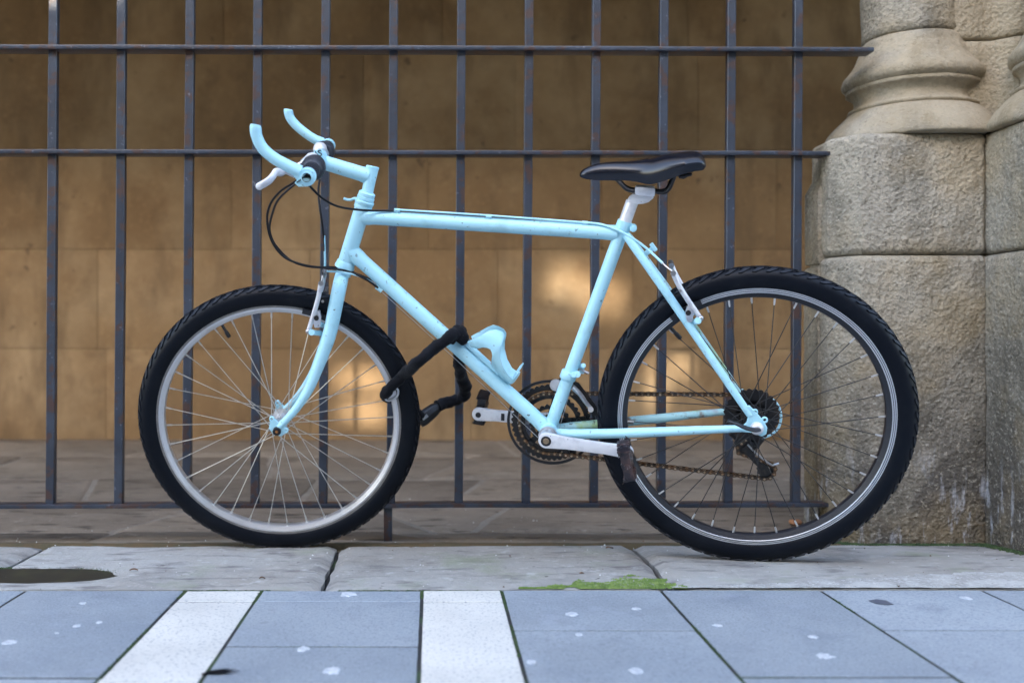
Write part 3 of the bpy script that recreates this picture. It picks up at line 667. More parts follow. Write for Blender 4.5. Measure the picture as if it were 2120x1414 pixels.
# --- fork (turned with the handlebar)
fork = MB()
fb0 = [G(713, 558, .006), G(707, 575, .022), G(701, 602, .040), G(684, 685, .047), G(670, 728, .049), G(655, 769, .050), G(638, 808, .0505), G(609, 851, .051), G(577, 884, .052)]
fr = [.0150, .0156, .0158, .0156, .0145, .0126, .0110, .0092, .0078]
fpts, frr = spline(fb0, 4), rspline(fr, 4)
fork.tube(fpts, frr, 20); fork.tube([mirG(p) for p in fpts], frr, 20)
fork.tube([G(716, 552), G(711, 570)], .0165, 20)
forkp = part(fork, "fork", [P_])
for s in (1, -1):
    b = MB(); q = (lambda p: p) if s > 0 else mirG; nn = NS * s
    b.prism([q(G(x, y, .0505)) for x, y in ((592, 862), (598, 868), (590, 882), (594, 893), (584, 901), (568, 899), (557, 885), (560, 870), (570, 866), (578, 874))], nn * .006)
    for x, y in ((563, 867), (592, 890)):
        b.lathe(q(G(x, y, .053)), nn, [(.0026, -.004), (.0062, -.004), (.0062, .004), (.0026, .004)], 16, closed=True)
    part(b, "dropout", [P_], forkp, bevel=.001, seg=1)

# --- headset, stem, bar
b = MB(); h0 = HT0 - hd * .004
b.lathe(h0, -hd, [(.016, 0), (.0205, .001), (.0215, .004), (.0215, .008), (.0185, .010), (.0195, .011), (.0195, .017), (.0175, .0185), (.0185, .019), (.0185, .026), (.0145, .029)], 28)
hs = part(b, "headset", [P_])
b = MB(); t0 = h0 - hd * .014
pl = [t0 + DD * .016, t0 + DD * .026 - hd * .001, G(727, 414), G(718, 413.5), G(711, 411)]
b.tube(spline(pl, 4), .0080, 12, flat=.38, up=NN); part(b, "cable_hanger", [P_], hs)
q0, q1 = HT0 - hd * .03, G(771.5, 346)
stem = MB(); stem.tube([q0, q0 + (q1 - q0) * .5, q1], [.0128, .0130, .0140], 24)
stem.lathe(q1, unit(q1 - q0), [(.0142, -.004), (.0146, 0), (.0130, .0016)], 24)
e0, e1 = G(763, 365), G(664, 335)
stem.tube([e0, e0 + (e1 - e0) * .08, e0 + (e1 - e0) * .16, e1], [.0175, .0178, .0162, .0155], 24)
HB0 = v(-.2463, 2.1452, .3891 + CAMZ)
BN, BFAR = G(636, 366, .27), G(679, 303, -.27); BAX = unit(BN - BFAR); BMID = (BN + BFAR) / 2
def bar(o): return BMID + BAX * o
stem.lathe(bar(0), BAX, [(.013, -.021), (.0185, -.020), (.0185, .020), (.013, .021)], 26)
stemp = part(stem, "stem", [P_])
b = MB(); b.lathe(bar(0), BAX, [(.0111, -.285), (.0111, .285), (.0088, .2855), (.0088, .20), ], 24, 0)
hb = part(b, "handlebar", [P_, M['black']])
# bar ends: near and far
up_b = unit(np.cross(BAX, v(1, 0, 0)))
def barend(pts, off, rad):
    b = MB(); P = [G(x, y, off) for x, y in pts]
    b.tube(spline(P, 5), rspline(rad, 5), 20)
    c = bar(off - .002) if abs(off) < 9 else None
    b.lathe(c, BAX, [(.0113, -.0115), (.0160, -.0115), (.0172, -.009), (.0172, .009), (.0160, .0115), (.0113, .0115)], 28, closed=True)
    d = unit(G(596, 366, off) - G(636, 366, off))
    b.tube([c + d * .010, G(612, 366 if off > 0 else 300, off) * .0 + c + unit(P[1] - c) * .02], .012, 14)
    return part(b, "bar_end", [P_], hb)
barend([(622, 356), (600, 346), (566, 327), (543, 306), (532, 284), (529, 266), (529.5, 259)], .272, [.0125, .0118, .0112, .011, .011, .0111, .0095])
barend([(668, 296), (650, 288), (628, 273), (610, 257), (600, 243), (597, 231), (597, 227)], -.272, [.012, .0112, .011, .011, .011, .0111, .0095])
# split clamp lug of the near bar end
b = MB(); c = bar(.27)
b.prism([G(x, y, .2585) for x, y in ((612, 376), (620, 384), (640, 383.5), (651, 374), (640, 366), (625, 366))], NS * .023); part(b, "clamp_lug", [P_], hb, bevel=.002)
b = MB(); b.box((G(614, 378, .282) + G(627, 370, .282)) / 2, (G(614, 378, .282) - G(627, 370, .282)) / 2, NS * .0012, unit(np.cross(NS, G(614, 378, .27) - G(627, 370, .27))) * .0012); part(b, "clamp_slot", [M['black']], hb)
b = MB(); b.lathe(bar(.2858), BAX, [(.0001, -.02), (.0085, -.02), (.0087, .0002), (.0085, .0002), (.008, -.019)], 20); part(b, "bore", [M['black']], hb)
# grips and twist shifters
for s in (1, -1):
    b = MB(); sh = []
    b.lathe(bar(0), BAX * s, [(.0112, .165), (.0150, .168), (.0168, .172), (.0162, .18), (.0160, .215), (.0156, .252), (.0148, .258), (.0112, .259)], 28)
    for k in range(28):
        for j in range(3):
            t = 2 * math.pi * (k + .5 * (j % 2)) / 28; a = unit(np.cross(BAX, v(0, 0, 1))); bb = np.cross(BAX, a); rd = math.cos(t) * a + math.sin(t) * bb
            cpt = bar(s * (.196 + j * .018)) + rd * .0162; b.box(cpt, BAX * .006, np.cross(BAX, rd) * .0011, rd * .0008)
    g_ = part(b, "grip", [M['grip']], hb)
    b = MB(); b.lathe(bar(0), BAX * s, [(.012, .108), (.0205, .110), (.0242, .116), (.0250, .126), (.0250, .148), (.0238, .158), (.0205, .165), (.0165, .170), (.012, .171)], 40)
    for k in range(30):
        t = 2 * math.pi * k / 30; a = unit(np.cross(BAX, v(0, 0, 1))); bb = np.cross(BAX, a); rd = math.cos(t) * a + math.sin(t) * bb
        b.box(bar(s * .160) + rd * .0222, (BAX * s * .0042 - rd * .0018), np.cross(BAX, rd) * .0012, rd * .0010 + BAX * s * .0004)
    part(b, "shifter", [M['grip']], hb)
    # gear window: clear-ish silvery bulge in front of the bar
    b = MB(); cpt = bar(s * .103) + unit(G(636, 312, .1) - bar(.1)) * .012 * 1
    sc = np.outer(BAX, BAX) * .55 + np.eye(3) * .75
    b.ball(cpt, .0215, 0, 16, sc); part(b, "gear_window", [M['alloy_lt']], hb)
    # brake lever: body and blade
    fw = unit(G(590, 350, 0) - G(655, 335, 0))
    b = MB(); c0 = bar(s * .088)
    b.lathe(c0, BAX, [(.0112, -.009), (.0155, -.009), (.0155, .009), (.0112, .009)], 22, closed=True)
    b.tube(spline([c0 + fw * .012, c0 + fw * .028 - UU * .002 + BAX * s * .004, c0 + fw * .046 - UU * .010 + BAX * s * .010], 4), [.011] * 5 + [.0105, .010, .0095, .009], 12)
    part(b, "lever_body", [M['black'] if s > 0 else M['alloy']], hb)
    b = MB(); L0 = c0 + fw * .046 - UU * .010 + BAX * s * .006
    if s > 0:
        pts = [L0, G(592, 354, .13), G(582, 357, .165), G(571, 357, .195), G(566, 364, .216), G(556, 375, .228), G(537, 386, .233)]
    else:
        pts = [L0, bar(-.13) + fw * .050 - UU * .018, bar(-.19) + fw * .052 - UU * .022, bar(-.225) + fw * .062 - UU * .024, bar(-.238) + fw * .078 - UU * .03]
    pp = spline(pts, 5); b.tube(pp, [.0066 + .0016 * min(1, i / 8) for i in range(len(pp))], 14, flat=.7); b.ball(pp[-1], .0075, 0, 10)
    part(b, "brake_lever", [M['white_paint']], hb)
# little black mark on the stem clamp
b = MB(); oo = .0225
Smk = [(652.5, 313.5), (655.5, 319), (660, 322.5)]
S2 = [(664.5, 311.8), (660, 312.2), (658.5, 315), (663, 317.5), (665.5, 319.8), (663.5, 323), (659, 322.6)]
b.tube(spline([G(x, y, oo) for x, y in Smk], 4), .0011, 6); b.tube(spline([G(x, y, oo) for x, y in S2], 4), .0011, 6); part(b, "stem_mark", [M['black']], stemp)
b = MB(); b.prism([G(x, y, .019) for x, y in ((650, 311), (667, 309), (669, 325), (656, 327))], NS * .003); part(b, "clamp_face", [P_], stemp, bevel=.001)

# --- saddle and seat post
sp0, sp1 = F(1290, 470), F(1309, 417)
b = MB(); b.tube([sp0, sp1], .0132, 22); sp = part(b, "seat_post", [M['alloy_lt']])
b = MB(); b.prism([F(x, y, -.013) for x, y in ((1297, 416), (1303, 406), (1311, 400), (1352, 404), (1353, 408), (1342, 417), (1332, 420), (1320, 421))], NN * .026); part(b, "seat_post_head", [M['alloy_lt']], sp, bevel=.004)
for s in (1, -1):
    b = MB(); b.prism([F(x, y, 0) + NN * s * .012 for x, y in ((1315, 388), (1318, 385.5), (1351, 386.5), (1356, 389), (1355, 404), (1351, 406), (1318, 402), (1314, 399))], NN * s * .016); part(b, "rail_clamp", [M['alloy']], sp, bevel=.003)
sad = [(1200, 362, 366, 5), (1204, 354, 368, 11), (1216, 346, 372, 16), (1240, 338.5, 374, 20), (1270, 335.5, 374.5, 24), (1300, 334.5, 375, 29), (1325, 331.5, 379, 36), (1345, 326.5, 383, 46), (1368, 319, 378, 57), (1392, 314.5, 370, 66), (1415, 312.5, 362, 72), (1436, 311.5, 356.5, 73), (1450, 315, 354.5, 70), (1457, 325, 353, 64), (1459.5, 339, 350, 58)]
P = np.array(sad, float); kk = len(P); sp_ = spline(P, 4)
b = MB(); V = []; ns = 17
for x, yt, yb, w in sp_:
    w = max(w, 2) / 1000; top = F(x, yt, 0); side = F(x, yb, w); zb_ = (side - CR) @ UU; zt_ = (top - CR) @ UU; ax = (top - CR) @ DD; ax2 = (side - CR) @ DD
    ring = []
    for k in range(-(ns // 2), ns // 2 + 1):
        t = k / (ns // 2); th = t * math.pi / 2
        o = w * math.copysign(abs(math.sin(th)) ** .95, th) * (1 - .16 * max(0, abs(t) - .75) / .25)
        c_ = max(0, math.cos(th)) ** .80
        if w > .045: c_ -= .07 * math.exp(-(t / .22) ** 2) * 1
        ring.append(CR + DD * (ax * c_ + ax2 * (1 - c_)) + NN * o + UU * (zb_ + (zt_ - zb_) * c_))
    # tucked under edge
    ring = [CR + DD * ax2 + NN * (-w * .62) + UU * (zb_ + .004)] + ring + [CR + DD * ax2 + NN * (w * .62) + UU * (zb_ + .004)]
    V += ring
W = ns + 2; n = len(sp_)
b.add(V, [(i * W + k, i * W + (k + 1) % W, (i + 1) * W + (k + 1) % W, (i + 1) * W + k) for i in range(n - 1) for k in range(W)] + [tuple(range(W)), tuple((n - 1) * W + k for k in range(W))[::-1]])
saddle = part(b, "saddle", [M['saddle']], angle=55)
for s in (1, -1):
    b = MB(); q = (lambda p: p) if s > 0 else mirF
    b.tube(spline([q(F(1272, 368, .012)), q(F(1283, 378, .018)), q(F(1296, 391, .022)), q(F(1312, 396, .022)), q(F(1345, 397, .022)), q(F(1372, 399, .022)), q(F(1384, 393, .024)), q(F(1391, 380, .028)), q(F(1398, 362, .032))], 5), .0040, 10); part(b, "saddle_rail", [M['black']], saddle)
b = MB(); b.prism([F(x, y, -.02) for x, y in ((1402, 362), (1432, 357), (1430, 362), (1421, 364), (1414, 369), (1404, 367))], NN * .04); part(b, "bag_loop", [M['black']], saddle, bevel=.002)

# --- wheels
def wheel(C0, n, fwd, nm_label, front):
    x = unit(fwd - n * (fwd @ n)); y = np.cross(n, x)
    e = empty("wheel", (0, 0, 0), bike)
    e.matrix_parent_inverse = Matrix.Identity(4)
    mtx = Matrix(((x[0], y[0], n[0], C0[0] - BASE[0]), (x[1], y[1], n[1], C0[1] - BASE[1]), (x[2], y[2], n[2], C0[2] - BASE[2]), (0, 0, 0, 1)))
    e.matrix_local = mtx; e["label"] = nm_label
    def wp(mb, name, mats, **k): return mb.build(name, mats, e, None, **k)
    RT = .3257; rw = .0225; ZX = v(0, 0, 1)
    # tyre: rounded section from bead to bead
    cr = RT - .0245
    prof = [(.2825, -.0125), (.2842, -.0150)]
    for k in range(15):
        t = R(-130 + 260 * k / 14); prof.append((cr + .0245 * math.cos(t), .0208 * math.sin(t)))
    prof += [(.2842, .0150), (.2825, .0125)]
    b = MB(); b.lathe((0, 0, 0), ZX, prof, 160, 0)
    b.F = b.F[:-2]; b.M = b.M[:-2]
    # shoulder tread: slanted lugs and centre blocks
    NL = 74
    for k in range(NL):
        for s in (1, -1):
            t0 = 2 * math.pi * (k + (.5 if s < 0 else 0)) / NL; dt = 2 * math.pi / NL
            for (aa, ab, w0, w1, sh) in ((22, 47, .52, .30, .55), (3, 19, .62, .55, .25)):
                Vv = []
                for lvl in (-.0012, .0026):
                    for (ang, wd, o) in ((aa, w0, 0), (ab, w1, sh)):
                        for q in (-.5, .5):
                            th = t0 + dt * (o + q * wd); rr = cr + (.0245 + lvl) * math.cos(R(ang)); zz = s * (.0208 + lvl) * math.sin(R(ang)); Vv.append((rr * math.cos(th), rr * math.sin(th), zz))
                b.add(Vv, [(0, 1, 3, 2), (4, 6, 7, 5), (0, 4, 5, 1), (2, 3, 7, 6), (0, 2, 6, 4), (1, 5, 7, 3)], 1)
    wp(b, "tyre", [M['rubber'], M['tread']], angle=40)
    # rim
    b = MB()
    if front:
        rp = [(.2850, -.0122), (.2850, -.0135), (.2838, -.0138), (.2745, -.0136), (.2735, -.0128), (.2715, -.0118), (.2668, -.0090), (.2650, -.003), (.2650, .003), (.2668, .0090), (.2715, .0118)]
        b.lathe((0, 0, 0), ZX, rp, 144, 0)
        b.F = b.F[:-2]; b.M = b.M[:-2]
        tr = [(.2715, .0118), (.2735, .0128), (.2745, .0136), (.2772, .0137), (.2776, .0131), (.2780, .0137), (.2838, .0138), (.2850, .0135), (.2850, .0122)]
        b.lathe((0, 0, 0), ZX, tr, 144, 0); b.F = b.F[:-2]; b.M = b.M[:-2]
        g = MB(); g.lathe((0, 0, 0), ZX, [(.2786, .01395), (.2834, .01405)], 144); g.F = g.F[:-2]; g.M = g.M[:-2]
        rim = wp(b, "rim", [M['rim_silver']], angle=30); wp(g, "brake_track", [M['rim_grey']])
        wr = .2655
    else:
        b.lathe((0, 0, 0), ZX, [(.2850, -.0120), (.2852, -.0138), (.2740, -.0138), (.2725, -.0128), (.2640, -.0075), (.2625, -.003), (.2625, .003), (.2640, .0075), (.2725, .0128), (.2738, .0136)], 144, 1); b.F = b.F[:-2]; b.M = b.M[:-2]
        tr = [(.2738, .0136), (.2742, .0140), (.2764, .0140), (.2768, .0133), (.2774, .0133), (.2778, .0140), (.2800, .0140), (.2804, .0133), (.2810, .0133), (.2814, .0140), (.2846, .0141), (.2852, .0136), (.2850, .0120)]
        b.lathe((0, 0, 0), ZX, tr, 144, 0); b.F = b.F[:-2]; b.M = b.M[:-2]
        rim = wp(b, "rim", [M['rim_silver'], M['rim_black']], angle=30)
        for r0, r1 in ((.2764, .2777), (.2801, .2813)):
            g = MB(); g.lathe((0, 0, 0), ZX, [(r0, .01412), (r1, .01416)], 144); g.F = g.F[:-2]; g.M = g.M[:-2]; wp(g, "rim_groove", [M['rim_black']])
        wr = .2635
    # hub
    fo = .031 if front else .034; ff = -.031 if front else -.020; fr_ = .0205 if front else .0235
    b = MB(); hm = M['alloy'] if front else M['grime']
    b.lathe((0, 0, 0), ZX, [(.006, ff - .012), (.009, ff - .010), (.0135, ff - .004), (fr_, ff - .0022), (fr_, ff + .0022), (.012, ff + .006), (.0105, 0), (.012, fo - .006), (fr_, fo - .0022), (fr_, fo + .0022), (.0135, fo + .004), (.010, fo + .009), (.0075, fo + .012)], 36)
    wp(b, "hub", [hm])
    b = MB(); L = .058 if front else .070
    b.lathe((0, 0, 0), ZX, [(.0048, -L), (.0048, L)], 14); wp(b, "axle", [M['steel']])
    # spokes
    smt = [M['spoke_silver'] if front else M['spoke_black'], M['nipple'] if not front else M['spoke_silver']]
    for s in (1, -1):
        fz = fo if s > 0 else ff
        for lead in (1, -1):
            th = R(60) * lead
            p0 = v(fr_ - .003, 0, fz + .0018 * lead); p1 = v(wr * math.cos(th), wr * math.sin(th), s * .003)
            b = MB(); dv = unit(p1 - p0); b.tube([p0, p1 - dv * .014], .00105, 6, 0); b.tube([p1 - dv * .015, p1 - dv * .010, p1 + dv * .002], [.0015, .0021, .0022], 8, 1)
            first = b.build("spoke", smt, e); 
            for k in range(9):
                o = first if k == 0 else first.copy()
                if k: C.objects.link(o); o.parent = e
                o.rotation_euler = (0, 0, R(40 * k + (20 if lead < 0 else 0) + (10 if s < 0 else 0) + (6 if front else 1)))
    # valve
    vp = G(459, 672, 0) if front else F(1390, 680, 0); d = vp - C0; an = math.atan2(d @ y, d @ x); dr = v(math.cos(an), math.sin(an), 0)
    b = MB(); b.tube([dr * .268, dr * .246], .0034, 10); b.tube([dr * .248, dr * .243, dr * .233, dr * .231], [.004, .0046, .0046, .003], 10); wp(b, "valve", [M['black']])
    return e
wheel(CF, NS, WF, "front wheel with silver spokes and grey rim", True)
wheel(CR, NN, DD, "rear wheel with black spokes and striped rim", False)
# axle hardware
b = MB(); c = CF + NS * .055
b.lathe(c, NS, [(.008, -.001), (.0095, .001), (.0095, .009), (.0075, .0105), (.0052, .0105), (.0052, .006)], 22, 0); b.lathe(c, NS, [(.0001, .0070), (.0034, .0072), (.0034, .0108), (.0001, .0110)], 12, 1)
part(b, "axle_nut", [M['black'], mat("copper_bolt", (.5, .22, .08), .35, .8)])
b = MB(); c = CR + NN * .066
b.lathe(c, NN, [(.012, -.001), (.0135, .0), (.0135, .005), (.010, .010), (.006, .012)], 24); qr = part(b, "quick_release", [M['alloy_lt']])
b = MB(); pts = [F(1573, 889, .082), F(1562, 890, .085), F(1545, 886, .087), F(1525, 877, .088), F(1507, 870, .087)]
b.tube(spline(pts, 4), [.0075, .0085, .009, .0095, .010, .010, .010, .010, .010, .010, .010, .0098, .0096, .0094, .009, .0088, .007][:17], 14, flat=.42, up=NN); part(b, "release_lever", [M['black']], qr)

# --- crankset
CB = BBC - NN * .047                                  # chainring centre
b = MB(); nseg = 96; b.ring(BBC - NN * .0545, NN, [.1005] * nseg, [.0945] * nseg, .004, 0); part(b, "chain_guard", [M['black']]).data
def toothed(n, r, amp=.0038, sub=4):
    pat = [-.5, .35, .8, .35] if sub == 4 else [0]
    return [r + amp * pat[k % sub] for k in range(n * sub)]
rings = MB()
for n_, r_, off, inner in ((44, .0885, -.0535, .0765), (34, .0690, -.0465, .0585), (22, .0455, -.0385, .037)):
    o_ = toothed(n_, r_); rings.ring(BBC + NN * off, NN, o_, [inner] * len(o_), .0026, 0)
for k in range(5):
    t = 2 * math.pi * k / 5 + .5; d = math.cos(t) * DD + math.sin(t) * UU; t2 = np.cross(NN, d)
    rings.prism([BBC - NN * .052 + d * a + t2 * w for a, w in ((.012, .011), (.050, .006), (.080, .0065), (.080, -.0065), (.050, -.006), (.012, -.011))], NN * .007)
    rings.tube([BBC - NN * .056 + d * .064, BBC - NN * .036 + d * .064], .0055, 10)
    rings.tube([BBC - NN * .048 + d * .041, BBC - NN * .035 + d * .041], .0045, 10)
rings.lathe(BBC, NN, [(.018, -.06), (.020, -.058), (.020, -.034), (.016, -.032)], 24)
part(rings, "chainring", [M['grime']], bevel=0)
def crank(p0, p1, r0, r1, th, name, nrm, m, hole=True):
    b = MB(); d = unit(p1 - p0); t = np.cross(nrm, d); L = np.linalg.norm(p1 - p0); poly = []
    for k in range(13): a = math.pi / 2 + math.pi * k / 12; poly.append(p0 + d * r0 * math.cos(a) + t * r0 * math.sin(a))
    for a in (.25, .5, .75): poly.append(p0 + d * L * a - t * (r0 * .80 + (r1 * .82 - r0 * .80) * a))
    for k in range(13): a = -math.pi / 2 + math.pi * k / 12; poly.append(p1 + d * r1 * math.cos(a) + t * r1 * math.sin(a))
    for a in (.75, .5, .25): poly.append(p0 + d * L * a + t * (r0 * .80 + (r1 * .82 - r0 * .80) * a))
    b.prism([q - nrm * th / 2 for q in poly], nrm * th); o = part(b, name, [m], bevel=.0035, seg=2)
    return o
nc0, nc1 = F(1131, 911, .076), F(1298, 934.5, .088)
ca = crank(nc0, nc1, .0172, .0140, .014, "crank", NN, M['alloy_lt'])
b = MB(); b.lathe(nc0 + NN * .0073, NN, [(.0005, -.004), (.0040, -.004), (.0045, -.0002), (.0045, .0012), (.0058, .0015), (.0066, .0008)], 20, 0); b.lathe(nc0 + NN * .0076, NN, [(.0066, -.001), (.0066, .0004), (.0112, .0004), (.0112, -.001)], 24, 1, closed=True)
part(b, "crank_bolt", [M['chain'], M['black']], ca)
b = MB(); b.tube([BBC + NN * .030, BBC + NN * .070], [.0185, .0150], 22); b.lathe(BBC + NN * .036, NN, [(.0155, 0), (.0205, .0), (.0205, .006), (.0155, .006)], 26, closed=True); part(b, "bearing_cup", [M['alloy']], ca)
fc0, fc1 = BBC - NN * .070, F(991, 857, -.084)
cb = crank(fc0, fc1, .018, .0155, .014, "crank", NN, M['alloy_lt'])
b = MB(); b.tube([fc1 - NN * .004, fc1 + NN * .0085], .0065, 14); part(b, "crank_bolt", [M['black']], cb)
b = MB(); cc_ = fc1 + (fc0 - fc1) * .34 + NN * .0075; dd_ = unit(fc0 - fc1); b.box(cc_, dd_ * .004, NN * .0004, np.cross(NN, dd_) * .0085); part(b, "rubbed_mark", [M['black']], cb)
# pedals
def pedal(c, s, d, m, name, torn):
    """c: crank end, s: +1 near, d: unit vector along the platform's flat length"""
    b = MB(); t = np.cross(NN, d); a0 = c + NN * s * .010
    b.tube([c, a0 + NN * s * .086], [.0075, .0055], 14)
    b.tube([a0 + NN * s * .004, a0 + NN * s * .080], [.0135, .0115], 14)
    for q in (-1, 1):                                  # toothed side plates of the cage
        n = 16; poly = []
        for k in range(n + 1): poly.append(a0 + NN * s * (.006 + .078 * k / n) + d * q * (.034 - .006 * abs(2 * k / n - 1) ** 2) + t * (.0105 + (.0032 if k % 2 else 0)))
        for k in range(n, -1, -1): poly.append(a0 + NN * s * (.006 + .078 * k / n) + d * q * (.034 - .006 * abs(2 * k / n - 1) ** 2) - t * (.0105 + (.0032 if k % 2 else 0)))
        b.prism(poly, d * q * .0035)
    for u in (.010, .078):
        b.box(a0 + NN * s * u, NN * .004, d * .032, t * .0095)
    if torn:
        rnd = random.Random(3)
        for k in range(26):
            p = a0 + NN * s * rnd.uniform(.01, .085) + d * rnd.choice((-1, 1)) * rnd.uniform(.026, .038) + t * rnd.uniform(-.013, .013)
            b.prism([p, p + d * rnd.uniform(-.010, .012) + t * rnd.uniform(-.006, .006), p + NN * rnd.uniform(-.009, .009) + t * rnd.uniform(-.008, .008)], unit(v(rnd.random(), rnd.random(), rnd.random())) * .0014)
        b.box(a0 + NN * s * .045 + t * .0, NN * .034, d * .024, t * .0075)
    return part(b, name, [m], bevel=0)
pedal(nc1, 1, unit(F(1304, 1000, .1) - F(1288, 925, .1)), M['broken'], "pedal", True)["label"] = "torn near pedal"
pedal(fc1, -1, unit(F(997, 870, -.1) - F(1006, 815, -.1)), M['black'], "pedal", False)

# --- cassette and rear gear
cog = MB()
for k, (n_, r_) in enumerate(((28, .0565), (24, .0490), (21, .0430), (18, .0370), (15, .0310), (13, .0270), (11, .0235))):
    o_ = toothed(n_, r_, .0036); cog.ring(CR - NN * (.026 + .0043 * k), NN, o_, [r_ * .58 if k == 0 else r_ * .7] * len(o_), .0022, 0)
for k in range(6):
    t = 2 * math.pi * k / 6; d = math.cos(t) * DD + math.sin(t) * UU; cog.prism([CR - NN * .0262 + d * a + np.cross(NN, d) * w_ for a, w_ in ((.014, .006), (.034, .004), (.034, -.004), (.014, -.006))], NN * .002)
cog.lathe(CR, NN, [(.014, -.058), (.0165, -.056), (.0165, -.024), (.014, -.022)], 20)
part(cog, "cassette", [M['grime']])
# chain: links laid round ring, cog and pulleys
ZC = -.0465
def pl2(px, py): p = F(px, py, ZC) - CR; return v(p @ DD, p @ UU)
cb2 = v((BBC - CR) @ DD, (BBC - CR) @ UU); cg2 = v(0, 0)
pu1, pu2 = pl2(1546, 928), pl2(1586, 972)
def arc(c, r, a0, a1, n=14): return [c + r * v(math.cos(a0 + (a1 - a0) * k / n), math.sin(a0 + (a1 - a0) * k / n)) for k in range(n + 1)]
path = arc(cb2, .0715, R(-95), R(88), 30)[0:]          # front of the ring (DD points forward): bottom, front, top
path += arc(cg2, .0385, R(92), R(230), 12)
path += arc(pu1, .021, R(60), R(-40), 6)[:0] + [pu1 + v(.020, .004), pu1 + v(.018, -.010)] + [pu2 + v(-.018, .010), pu2 + v(-.020, -.004)] + [pu2 + v(-.010, -.018), pu2 + v(.004, -.0205)]
path.append(path[0])
chain = empty("chain", (0, 0, 0), bike)
PT = np.array(path); seg = np.linalg.norm(np.diff(PT, axis=0), axis=1); cum = np.concatenate([[0], np.cumsum(seg)]); tot = cum[-1]
nl = int(tot / .0127); nl -= nl % 2; pitch = tot / nl
def atd(s): return v(np.interp(s % tot, cum, PT[:, 0]), np.interp(s % tot, cum, PT[:, 1]))
lm = {}
for outer in (0, 1):
    b = MB(); h = .0046 if outer else .0034
    for s in (1, -1):
        poly = []
        for k in range(7): a = math.pi / 2 + math.pi * k / 6; poly.append(v(-.00635 + .0043 * math.cos(a), .0043 * math.sin(a), s * h))
        poly.append(v(0, -.0028, s * h))
        for k in range(7): a = -math.pi / 2 + math.pi * k / 6; poly.append(v(.00635 + .0043 * math.cos(a), .0043 * math.sin(a), s * h))
        poly.append(v(0, .0028, s * h)); b.prism(poly, v(0, 0, s * .001), 1)
    for x in (-.00635, .00635): b.tube([v(x, 0, -.0058 if outer else -.0034), v(x, 0, .0058 if outer else .0034)], .0026 if outer else .0037, 8)
    o = b.build("link", [M['chain'], M['plate']], None); lm[outer] = o.data; bpy.data.objects.remove(o)
for i in range(nl):
    a, b_ = atd(i * pitch), atd((i + 1) * pitch); m2 = (a + b_) / 2; d2 = unit(b_ - a)
    o = bpy.data.objects.new("link", lm[i % 2]); C.objects.link(o); o.parent = chain
    X = DD * d2[0] + UU * d2[1]; Z = NN; Y = np.cross(Z, X); Pp = CR + DD * m2[0] + UU * m2[1] + NN * ZC - BASE
    o.matrix_local = Matrix(((X[0], Y[0], Z[0], Pp[0]), (X[1], Y[1], Z[1], Pp[1]), (X[2], Y[2], Z[2], Pp[2]), (0, 0, 0, 1)))
# rear derailleur
def P3(q, o): return CR + DD * q[0] + UU * q[1] + NN * o
b = MB()
for q in (pu1, pu2):
    o_ = toothed(11, .0185, .003); b.ring(P3(q, ZC), NN, o_, [.0085] * len(o_), .003, 0); b.tube([P3(q, ZC - .008), P3(q, ZC + .008)], .0045, 10)
for s in (-.0068, .0068):
    d = pu2 - pu1; t = unit(v(-d[1], d[0]))
    poly = [pu1 + t * .008 - unit(d) * .008, pu1 - t * .006 - unit(d) * .008, pu1 + d * .45 - t * .001, pu2 - t * .007 - unit(d) * .006, pu2 - t * .006 + unit(d) * .009, pu2 + t * .007 + unit(d) * .008, pu1 + d * .5 + t * .009]
    b.prism([P3(q, ZC + s) for q in poly], NN * .0016)
rd = part(b, "derailleur", [M['grime2']])
b = MB(); b.tube(spline([F(1548, 920, -.034), F(1562, 935, -.030), F(1580, 950, -.030), F(1597, 962, -.030), F(1603, 962, -.034), F(1612, 959, -.040)], 4), .0022, 8); part(b, "cage_wire", [M['steel']], rd)
b = MB(); b.tube([F(1575, 903, -.062), F(1561, 918, -.066), F(1549, 926, -.060)], [.012, .014, .012], 14); b.box(F(1522, 895, -.05) * .35 + F(1545, 915, -.055) * .65, DD * .016, NN * .012, UU * .016); b.tube([F(1515, 893, -.05), F(1530, 905, -.05)], .011, 12); part(b, "derailleur_body", [M['grime']], rd, bevel=.002)
# --- front derailleur
b = MB(); c = F(1177, 777); sd = unit(ST1 - BBC)
b.lathe(c, sd, [(.0142, -.010), (.0178, -.009), (.0178, .009), (.0142, .010)], 24)
b.tube([F(1188, 776, .010), F(1188, 776, .022)], .0065, 14); b.tube([F(1195, 775, .004), F(1195, 775, .020)], .0075, 14)
b.box(F(1204, 763, -.008), UU * .010, NN * .009, DD * .006); b.tube([F(1208, 757, .0), F(1208, 757, .012)], .0055, 12)
fd = part(b, "front_derailleur", [P_], bevel=.0012, seg=1)
b = MB(); b.tube(spline([F(1184, 800, -.012), F(1200, 815, -.016), F(1212, 832, -.02), F(1225, 848, -.024)], 4), [.010] * 4 + [.009] * 4 + [.008] * 4 + [.0085], 12, flat=.55, up=NN)
b.tube([F(1223, 848, -.03), F(1223, 848, -.008)], .0062, 12); b.tube([F(1151, 797, -.040), F(1151, 797, -.030)], [.014, .013], 14)
part(b, "swing_arm", [M['alloy']], fd)
b = MB()
for o in (-.040, -.058):
    cpoly = [F(x, y, o) for x, y in ((1140, 792), (1165, 780), (1198, 792), (1232, 836), (1248, 862), (1240, 868), (1218, 845), (1188, 806), (1160, 797), (1146, 806))]
    b.prism(cpoly, NN * .0016)
part(b, "cage", [M['grime']], fd)
b = MB(); b.tube([F(1199, 763, .002), F(1212, 770, .002)], .0016, 6); b.tube([F(1205, 766, .002), F(1219, 773, .002)], .0028, 8, 0); part(b, "cable_end", [M['steel']], fd)

